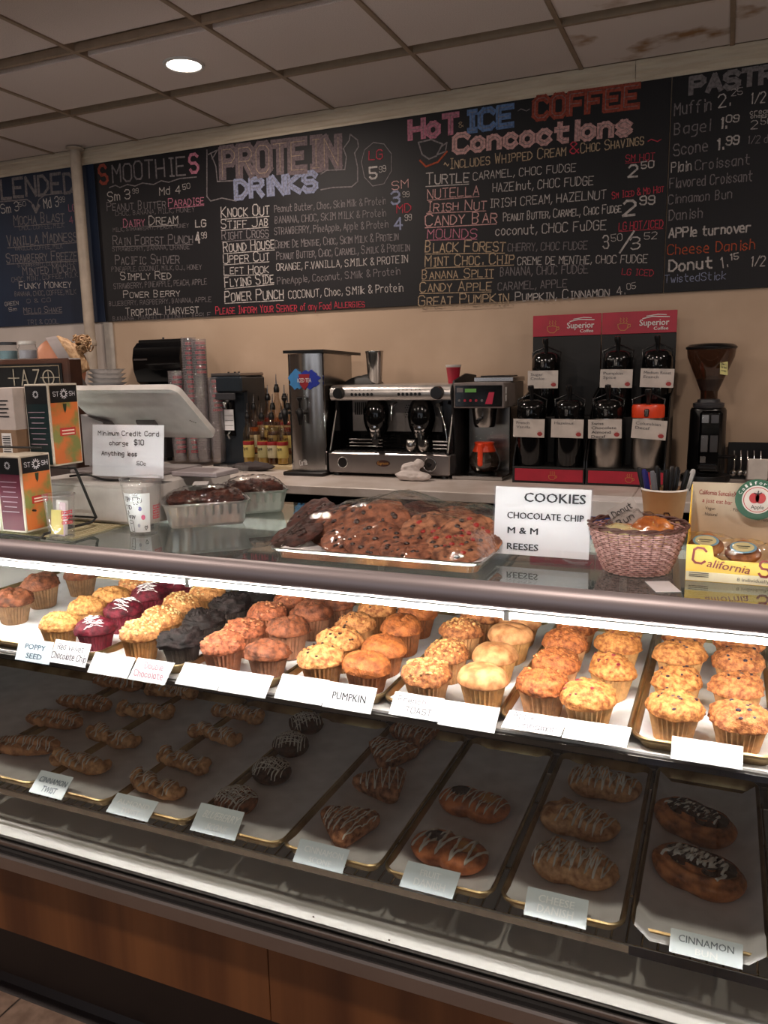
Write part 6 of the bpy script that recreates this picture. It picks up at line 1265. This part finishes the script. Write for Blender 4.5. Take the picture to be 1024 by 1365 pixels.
# box under filters and filters
t = thing('ice_bin', 'dark cabinet on the back counter behind the register', 'cabinet', (-3.12, 3.50, C)); G().box(-.22, .20, -.14, .30, .02, .42, .008).build('cabinet_body', M['dgrey'], t); G().box(-.20, .18, -.148, -.139, .05, .36, .004).build('door', M['mblack'], t)
for xx in (-.19, .17):
    for yy in (-.11, .27): G().lathe([(0, 0), (.015, 0), (.015, .022), (0, .022)], 12, (xx, yy)).build('foot', M['black'], t)
for k in range(4):
    n = 56; o = G().shell([(0, .002), (.055, .0), (.060, .002), (.098-.002*k, .030), (.1, .033)], n, fn=lambda a, q: 1+(.03 if q >= 3 else .01)*(1 if int(round(a/(2*pi)*56)) % 2 else -1)).build('coffee_filter_stack', M['paper'], None, 60, loc=(-3.125, 3.50, C+.4205+k*.024)); tag(o, ['lowest', 'second lowest', 'third', 'topmost'][k]+' bundle of white fluted coffee filters beside the pipe', 'coffee filters', 'coffee filter bundles')
# cup stacks
band = G().shell([(.034, .020), (.0385, .088), (.0405, .090), (.0405, .094), (.038, .096)], 22); full = G().shell([(0, .003), (.024, .003), (.026, 0), (.0385, .088), (.0405, .090), (.0405, .094), (.038, .096)], 22)
stk = clear('stack_plastic', (238, 236, 238), .06, 1.5, .08, body=.10, body_rgb=(210, 206, 208))
b0 = G(); 
mb = band.build('plastic_cup', stk, None, 60); g = G()
for a in (-80, -52, -24): pts = [Vector((cos(radians(b))*.0385, sin(radians(b))*.0385, z)) for b, z in ((a, .070), (a+18, .070), (a+18, .080), (a, .080), (a, .070))]; [ribbon(g, p_, q_, .0022, Vector(((p_+q_)/2).to_tuple()[:2]+(0,)).normalized()) for p_, q_ in zip(pts, pts[1:])]
rb = g.build('red_print', redp, mb); firstc = True
for si, (px, py, y, x0_, nm) in enumerate([(238, 490, 3.6, -2.745, 'short left cup stack'), (253, 445, 3.62, -2.662, 'tallest cup stack'), (269, 450, 3.6, -2.583, 'second tallest cup stack'), (285, 500, 3.62, -2.505, 'right cup stack beside the dark machine'), (240, 470, 3.72, -2.70, 'rear cup stack behind the short one')]):
    top = on_depth(px, py, y).z; pitch = .0125; nn_ = int((top-C-.09)/pitch)
    for k in range(nn_):
        if firstc: o = mb; firstc = False
        else: o = mb.copy(); COL.objects.link(o)
        if o is not mb:
            for ch in ([rb] if k % 2 == 0 and k > nn_-14 or si in (0, 1) and k % 2 == 0 else []): c = ch.copy(); COL.objects.link(c); c.parent = o
        o.location = (x0_, y, C+k*pitch-.0195*(0 if k else 0)); o.rotation_euler = (0, 0, .1*(k % 3)); tag(o, 'clear plastic cup with red print nested in the '+nm, 'cup', 'cups in the '+nm)
# hot water machine
t = thing('hot_water_machine', 'tall dark blue-black drink machine with a white notice, right of the cup stacks', 'drink machine', (-2.425, 3.64, C)); bb = mat('blue_black_plastic', (30, 38, 46), .35)
G().box(-.095, .095, -.0, .20, .0, .475, .012).build('housing', bb, t); G().box(-.100, .10, -.05, .02, .39, .475, .010).build('upper_head', bb, t); G().box(-.092, .092, -.045, .19, .475, .492, .004).build('steel_top', M['alu'], t)
G().box(-.07, .06, -.054, -.045, .352, .388, .010).build('grey_band', M['dgrey'], t); G().box(-.045, .022, -.006, -.001, .16, .345, .002).build('window', M['gblack'], t); G().box(-.042, .016, -.009, -.006, .19, .30).build('white_notice', M['card'], t)
for k in range(3): G().box(-.040, .014, -.0098, -.009, .215+.026*k, .217+.026*k).build('notice_line', M['ink'], t)
G().tube([(-.015, -.01, .345), (-.02, -.03, .33), (-.02, -.03, .305)], [.014, .013, .009], 12).build('nozzle', M['chrome'], t, True); G().tube([(-.01, -.01, .18), (-.01, -.03, .165), (.0, -.03, .145)], .007, 10).build('drain_spout', M['chrome'], t, True)
for x in (-.02, .02, .045): G().cyl((x, .02, .492), (x, .02, .498), .006, 10).build('top_screw', M['black'], t)
G().box(-.09, .09, -.07, -.0, 0, .014, .004).build('drip_tray', M['black'], t)
# syrup bottles on a stepped riser
t = thing('bottle_riser', 'cream stepped riser under the syrup bottles', 'riser', (-2.13, 3.66, C)); rz_m = mat('cream_riser', (186, 166, 128), .6)
for k in range(3): G().box(-.165, .175, -.12+.09*k, -.03+.09*k, 0, .02+.045*k, .002).build('step', rz_m, t)
glass_b = clear('bottle_glass', (236, 226, 214), .05, 1.5); SY = [((206, 176, 84), 'gold'), ((170, 96, 50), 'amber'), ((214, 190, 120), 'pale'), ((120, 52, 40), 'dark red'), ((90, 52, 30), 'brown'), ((150, 150, 90), 'olive')]
bot = None
spots = [(332, 3.585, 0, 'red-capped', 0), (351, 3.585, 0, '', 2), (377, 3.585, 0, '', 0), (364, 3.59, 0, '', 4), (341, 3.675, 1, '', 1), (366, 3.675, 1, '', 5), (386, 3.675, 1, '', 3), (325, 3.675, 1, '', 4), (346, 3.765, 2, '', 4), (360, 3.765, 2, '', 3), (372, 3.765, 2, '', 1), (382, 3.765, 2, '', 2), (331, 3.765, 2, '', 0)]
cnt = {}
rowN = ['front', 'middle', 'back']; seq = {}
for px, y, row, ex, sy in spots:
    p = on_depth(px, 600, y); z = C+.0205+.045*row; rgb, nm = SY[sy]; order = sorted([q[0] for q in spots if q[2] == row]).index(px); pl_ = ['leftmost', 'second from left', 'third from left', 'fourth from left', 'fifth from left'][order]
    r = thing('syrup_bottle', '%s syrup bottle with black pour spout, %s in the %s row' % (nm, pl_, rowN[row]), 'bottle', (p.x, y, z), group='syrup bottles by the iced tea dispenser'); hs = 1.18 if (row == 2 and px == 372) else 1
    G().shell([(0, .002), (.026, .0), (.029, .004), (.029, .150*hs), (.024, .175*hs), (.013, .205*hs), (.012, .245*hs), (.0135, .25*hs)], 20).build('glass', glass_b, r, 180); G().lathe([(0, .003), (.027, .005), (.027, .12+.02*(sy % 2)), (0, .12+.02*(sy % 2))], 18).build('syrup', mat('syrup_'+nm.replace(' ', '_'), rgb, .15), r, True)
    G().shell([(.0294, .035), (.0296, .036), (.0296, .105), (.0294, .106)], 20).build('label', mat('bottle_label_%d' % (sy % 3), [(206, 186, 110), (196, 184, 150), (180, 170, 120)][sy % 3], .5), r, True); G().shell([(.0297, .100), (.0300, .101), (.0300, .118), (.0297, .119)], 20).build('label_band', mat('band_%d' % (sy % 2), [(150, 30, 34), (60, 34, 30)][sy % 2], .5), r, True)
    g = G(); scribe(g, 'Syrup', (-.013, -.0305, .074), (.013, -.0305, .078), .014, NF, .0018); g.build('label_lettering', M['ink'], r)
    G().lathe([(.0138, .232*hs), (.015, .236*hs), (.015, .252*hs), (.010, .262*hs), (.011, .268*hs), (.004, .27*hs), (.0, .27*hs)], 14).build('pourer_base', M['black'], r, True); G().tube([(0, 0, .268*hs), (0, 0, .29*hs), (.002, -.002, .315*hs)], [.004, .003, .002], 8).build('pour_spout', M['chrome'], r, True)
for nm, loc, L, k in (('dark grey bar cloth lying in front of the syrup bottles', (-2.20, 3.47, C), .12, 5), ):
    g = G(); gg = G(); gg.ball((0, 0, 0), 1, 30, 16); g.add([Vector((v[0]*L*(1+.2*noise.noise(Vector(v)*2)), v[1]*.04*(1+.3*noise.noise(Vector(v)*3)), max(.0005, .02+v[2]*.024*(1+.6*noise.noise(Vector(v)*4))))) for v in gg.v], gg.f); o = g.build('bar_cloth', mat('bar_cloth', (64, 56, 56), .9), None, 180, loc=loc); tag(o, nm, 'cloth')
for i in range(4):
    r = thing('shot_measure', 'small clear shot measure beside the dark bar cloth, '+['leftmost', 'second', 'third', 'rightmost'][i], 'measure', (-2.33+.045*i, 3.40-.012*(i % 2), C), group='shot measures by the bar cloth'); G().shell([(0, .003), (.012, .0), (.018, .032), (.0185, .034)], 18).build('glass', cupm, r, 60)
# ------------------------------------------------------------------ the person behind the counter
def skin_chain(verts, edges, radii, voxel=.008):
    me = bpy.data.meshes.new('b'); me.from_pydata(verts, edges, []); o = bpy.data.objects.new('b', me); COL.objects.link(o)
    md = o.modifiers.new('s', 'SKIN'); sv = me.skin_vertices[0].data if me.skin_vertices else None
    if sv is None:
        bpy.context.view_layer.objects.active = o; bpy.ops.mesh.customdata_skin_add(); sv = me.skin_vertices[0].data
    for k, r in enumerate(radii): sv[k].radius = (r if isinstance(r, tuple) else (r, r))
    sv[0].use_root = True; ss = o.modifiers.new('u', 'SUBSURF'); ss.levels = 2; ss.render_levels = 2
    dg = bpy.context.evaluated_depsgraph_get(); m2 = bpy.data.meshes.new_from_object(o.evaluated_get(dg)); r = ([tuple(v.co) for v in m2.vertices], [tuple(p.vertices) for p in m2.polygons])
    bpy.data.objects.remove(o); return r
pp = on_depth(82, 489, 2.58); HX, HY, HZ = pp.x, 2.58, pp.z
ps = thing('person', 'person bending behind the tea chest with a grey headband and curly bun, facing left', 'person', (HX+.12*.707, HY+.12*.707, 0), radians(45))
hd = Vector((-.12, 0, HZ))  # head centre, local
pel = (.14, 0, .93); che = (.06, 0, 1.22); nek = (-.01, 0, HZ-.16)
V = [pel, (.13, 0, 1.05), che, (.03, 0, HZ-.20), nek, tuple(hd+Vector((.01, 0, -.05)))]; E_ = [(0, 1), (1, 2), (2, 3), (3, 4), (4, 5)]; Rr = [(.15, .11), (.13, .10), (.15, .11), (.12, .09), .055, .055]
def limb(pts, rads, root):
    k = root
    for p, r in zip(pts, rads): V.append(p); Rr.append(r); E_.append((k, len(V)-1)); k = len(V)-1
for s_ in (-1, 1):
    limb([(.05, s_*.17, HZ-.24), (.03, s_*.235, 1.02), (-.03, s_*.225, .82), (-.045, s_*.22, .76)], [.052, .042, .034, .024], 3)
    limb([(.14, s_*.10, .86), (.12, s_*.11, .50), (.16, s_*.11, .10), (.10, s_*.12, .035), (-.03, s_*.13, .03)], [.085, .058, .042, .035, .028], 0)
body = G(); v_, f_ = skin_chain(V, E_, Rr); body.add(v_, f_)
# head with brow, nose, chin, ears; turned to the left (-X) and tipped down
def head_pts():
    g = G(); b_ = G(); b_.ball((0, 0, 0), 1, 36, 28); out = []
    for v in b_.v:
        x, y, z = v; X_ = -x*.098; Y_ = y*.076; Z_ = z*.118
        if z < -.2: Y_ *= 1-.28*min(1, (-z-.2)/.8); X_ *= (1-.10*(-z)) if x > 0 else 1-.25*(-z-.2)
        if x > .8 and abs(y) < .3: Z_ += 0
        out.append((X_, Y_, Z_))
    g.add(out, b_.f); g.ball((-.100, 0, -.022), .016, 14, 10, (1.1, .8, 1.3)); g.ball((-.094, 0, .0), .011, 10, 8, (.9, .7, 1.8)); g.ball((-.088, 0, -.062), .016, 12, 8, (.8, 1.4, .55)); g.ball((-.070, 0, -.095), .028, 14, 10, (1, 1, .8))
    g.ball((-.084, 0, .022), .02, 14, 8, (.6, 2.4, .5))
    for s_ in (-1, 1): g.ball((.008, s_*.077, -.012), .020, 12, 8, (.75, .35, 1.4))
    return g
tip = Matrix.Translation(hd) @ Matrix.Rotation(radians(-22), 4, 'Y'); hg = head_pts(); body.add([tip @ Vector(v) for v in hg.v], hg.f)
for s_ in (-1, 1):   # relaxed hands with separate fingers beside the thighs
    HT = Matrix.Translation(Vector((-.045, s_*.22, .755))) @ Matrix.Rotation(radians(-78), 4, 'Y') @ Matrix.Rotation(radians(90), 4, 'X'); body.T = HT
    body.ball((-.035, 0, 0), .036, 16, 10, (1.15, .95, .42))
    for k in range(4): q = Vector((-.065, -.026+.0175*k, .0)); L = [.060, .072, .066, .050][k]; body.tube([q, q+Vector((-L*.5, 0, .004)), q+Vector((-L*.85, 0, -.008)), q+Vector((-L, 0, -.018))], [.0095, .009, .008, .007], 8)
    q = Vector((-.02, -.03, 0)); body.tube([q, q+Vector((-.025, -.018, -.004)), q+Vector((-.045, -.020, -.014))], [.011, .010, .008], 8); body.T = Matrix()
skin = mat('skin', (222, 152, 116), .5, rgb2=(210, 136, 104), scale=12)
bo = body.build('body', skin, ps, 180); md = bo.modifiers.new('r', 'REMESH'); md.mode = 'VOXEL'; md.voxel_size = .006; md.use_smooth_shade = True; sm = bo.modifiers.new('s', 'SMOOTH'); sm.iterations = 3; bake(bo)
# clothes: black shirt and dark trousers following the body
def cloth(name, idx_ok, m, grow):
    keep = [i for i in range(len(V)) if idx_ok(i)]; mp_ = {a: b for b, a in enumerate(keep)}; vv = [V[i] for i in keep]; ee = [(mp_[a], mp_[b]) for a, b in E_ if a in mp_ and b in mp_]; rr = [tuple(x+grow for x in (Rr[i] if isinstance(Rr[i], tuple) else (Rr[i], Rr[i]))) for i in keep]
    a, b = skin_chain(vv, ee, rr); g = G(); g.add(a, b); o = g.build(name, m, ps, 180); q = o.modifiers.new('r', 'REMESH'); q.mode = 'VOXEL'; q.voxel_size = .008; q.use_smooth_shade = True; bake(o)
cloth('shirt', lambda i: i in (0, 1, 2, 3, 6, 7, 15, 16), mat('black_shirt', (18, 17, 20), .85), .014)
cloth('trousers', lambda i: i in (0, 10, 11, 12, 19, 20, 21), mat('dark_trousers', (30, 32, 42), .85), .012)
for s_ in (-1, 1): c = tip @ Vector((-.086, s_*.030, .004)); G().ball(c, .0125, 12, 8).build('eye', mat('eye_white', (230, 226, 222), .3), ps, True); G().ball(tip @ Vector((-.0955, s_*.030, .004)), .0055, 10, 6).build('iris', mat('iris', (60, 44, 34), .3), ps, True)
hair = mat('curly_hair', (190, 156, 118), .7, rgb2=(150, 114, 80), scale=60, bump=.5, bscale=200); g = G(); gb = G(); gb.ball((0, 0, 0), 1, 40, 30); vv = []
for v in gb.v:
    x, y, z = v; r = 1.07+.05*noise.noise(Vector(v)*6); X_ = -x*.098*r; Y_ = y*.078*r; Z_ = z*.12*r
    if x > -.36: q = min(1, (x+.36)/.12); X_ *= 1-.3*q; Z_ *= 1-.25*q; Y_ *= 1-.25*q
    if z < -.45: X_ *= .8; Y_ *= .8; Z_ *= .85
    vv.append(tip @ Vector((X_, Y_, Z_)))
g.add(vv, gb.f); g.build('hair_cap', hair, ps, 180)
g = G(); rr_ = random.Random(4); bc = tip @ Vector((.112, 0, .050))
for k in range(46):
    d = Vector((rr_.gauss(0, 1), rr_.gauss(0, 1), rr_.gauss(0, 1))).normalized()*rr_.uniform(.018, .040); ax = d.orthogonal().normalized(); bx = d.normalized().cross(ax); g.tube([bc+d+(ax*cos(a*1.3)+bx*sin(a*1.3))*.013+d.normalized()*(.003*a-.008) for a in [i*.55 for i in range(11)]], .0034, 5)
o = g.build('curly_bun', hair, ps, True); o['kind'] = 'stuff'
g = G(); n = 44; vs = []
for k in range(n):   # a flat band wrapped over the crown and behind the ears
    a = 2*pi*k/n
    for dx, gr in ((-.021, 1.075), (.021, 1.075), (.020, 1.02), (-.020, 1.02)):
        xx = .026+dx-.010*sin(a); q = sqrt(max(.05, 1-(xx/.100)**2)); vs.append(tip @ Vector((xx, cos(a)*.0785*q*gr, sin(a)*.1200*q*gr)))
for k in range(n):
    for q in range(4): g.f.append((k*4+q, k*4+(q+1) % 4, ((k+1) % n)*4+(q+1) % 4, ((k+1) % n)*4+q)); g.mi.append(0)
g.v = [tuple(v) for v in vs]
g.build('headband', mat('grey_headband', (150, 142, 142), .8), ps, True); G().ball(tip @ Vector((.008, -.086, -.034)), .006, 10, 6).build('earring', mat('red_earring', (180, 30, 60), .3), ps, True)
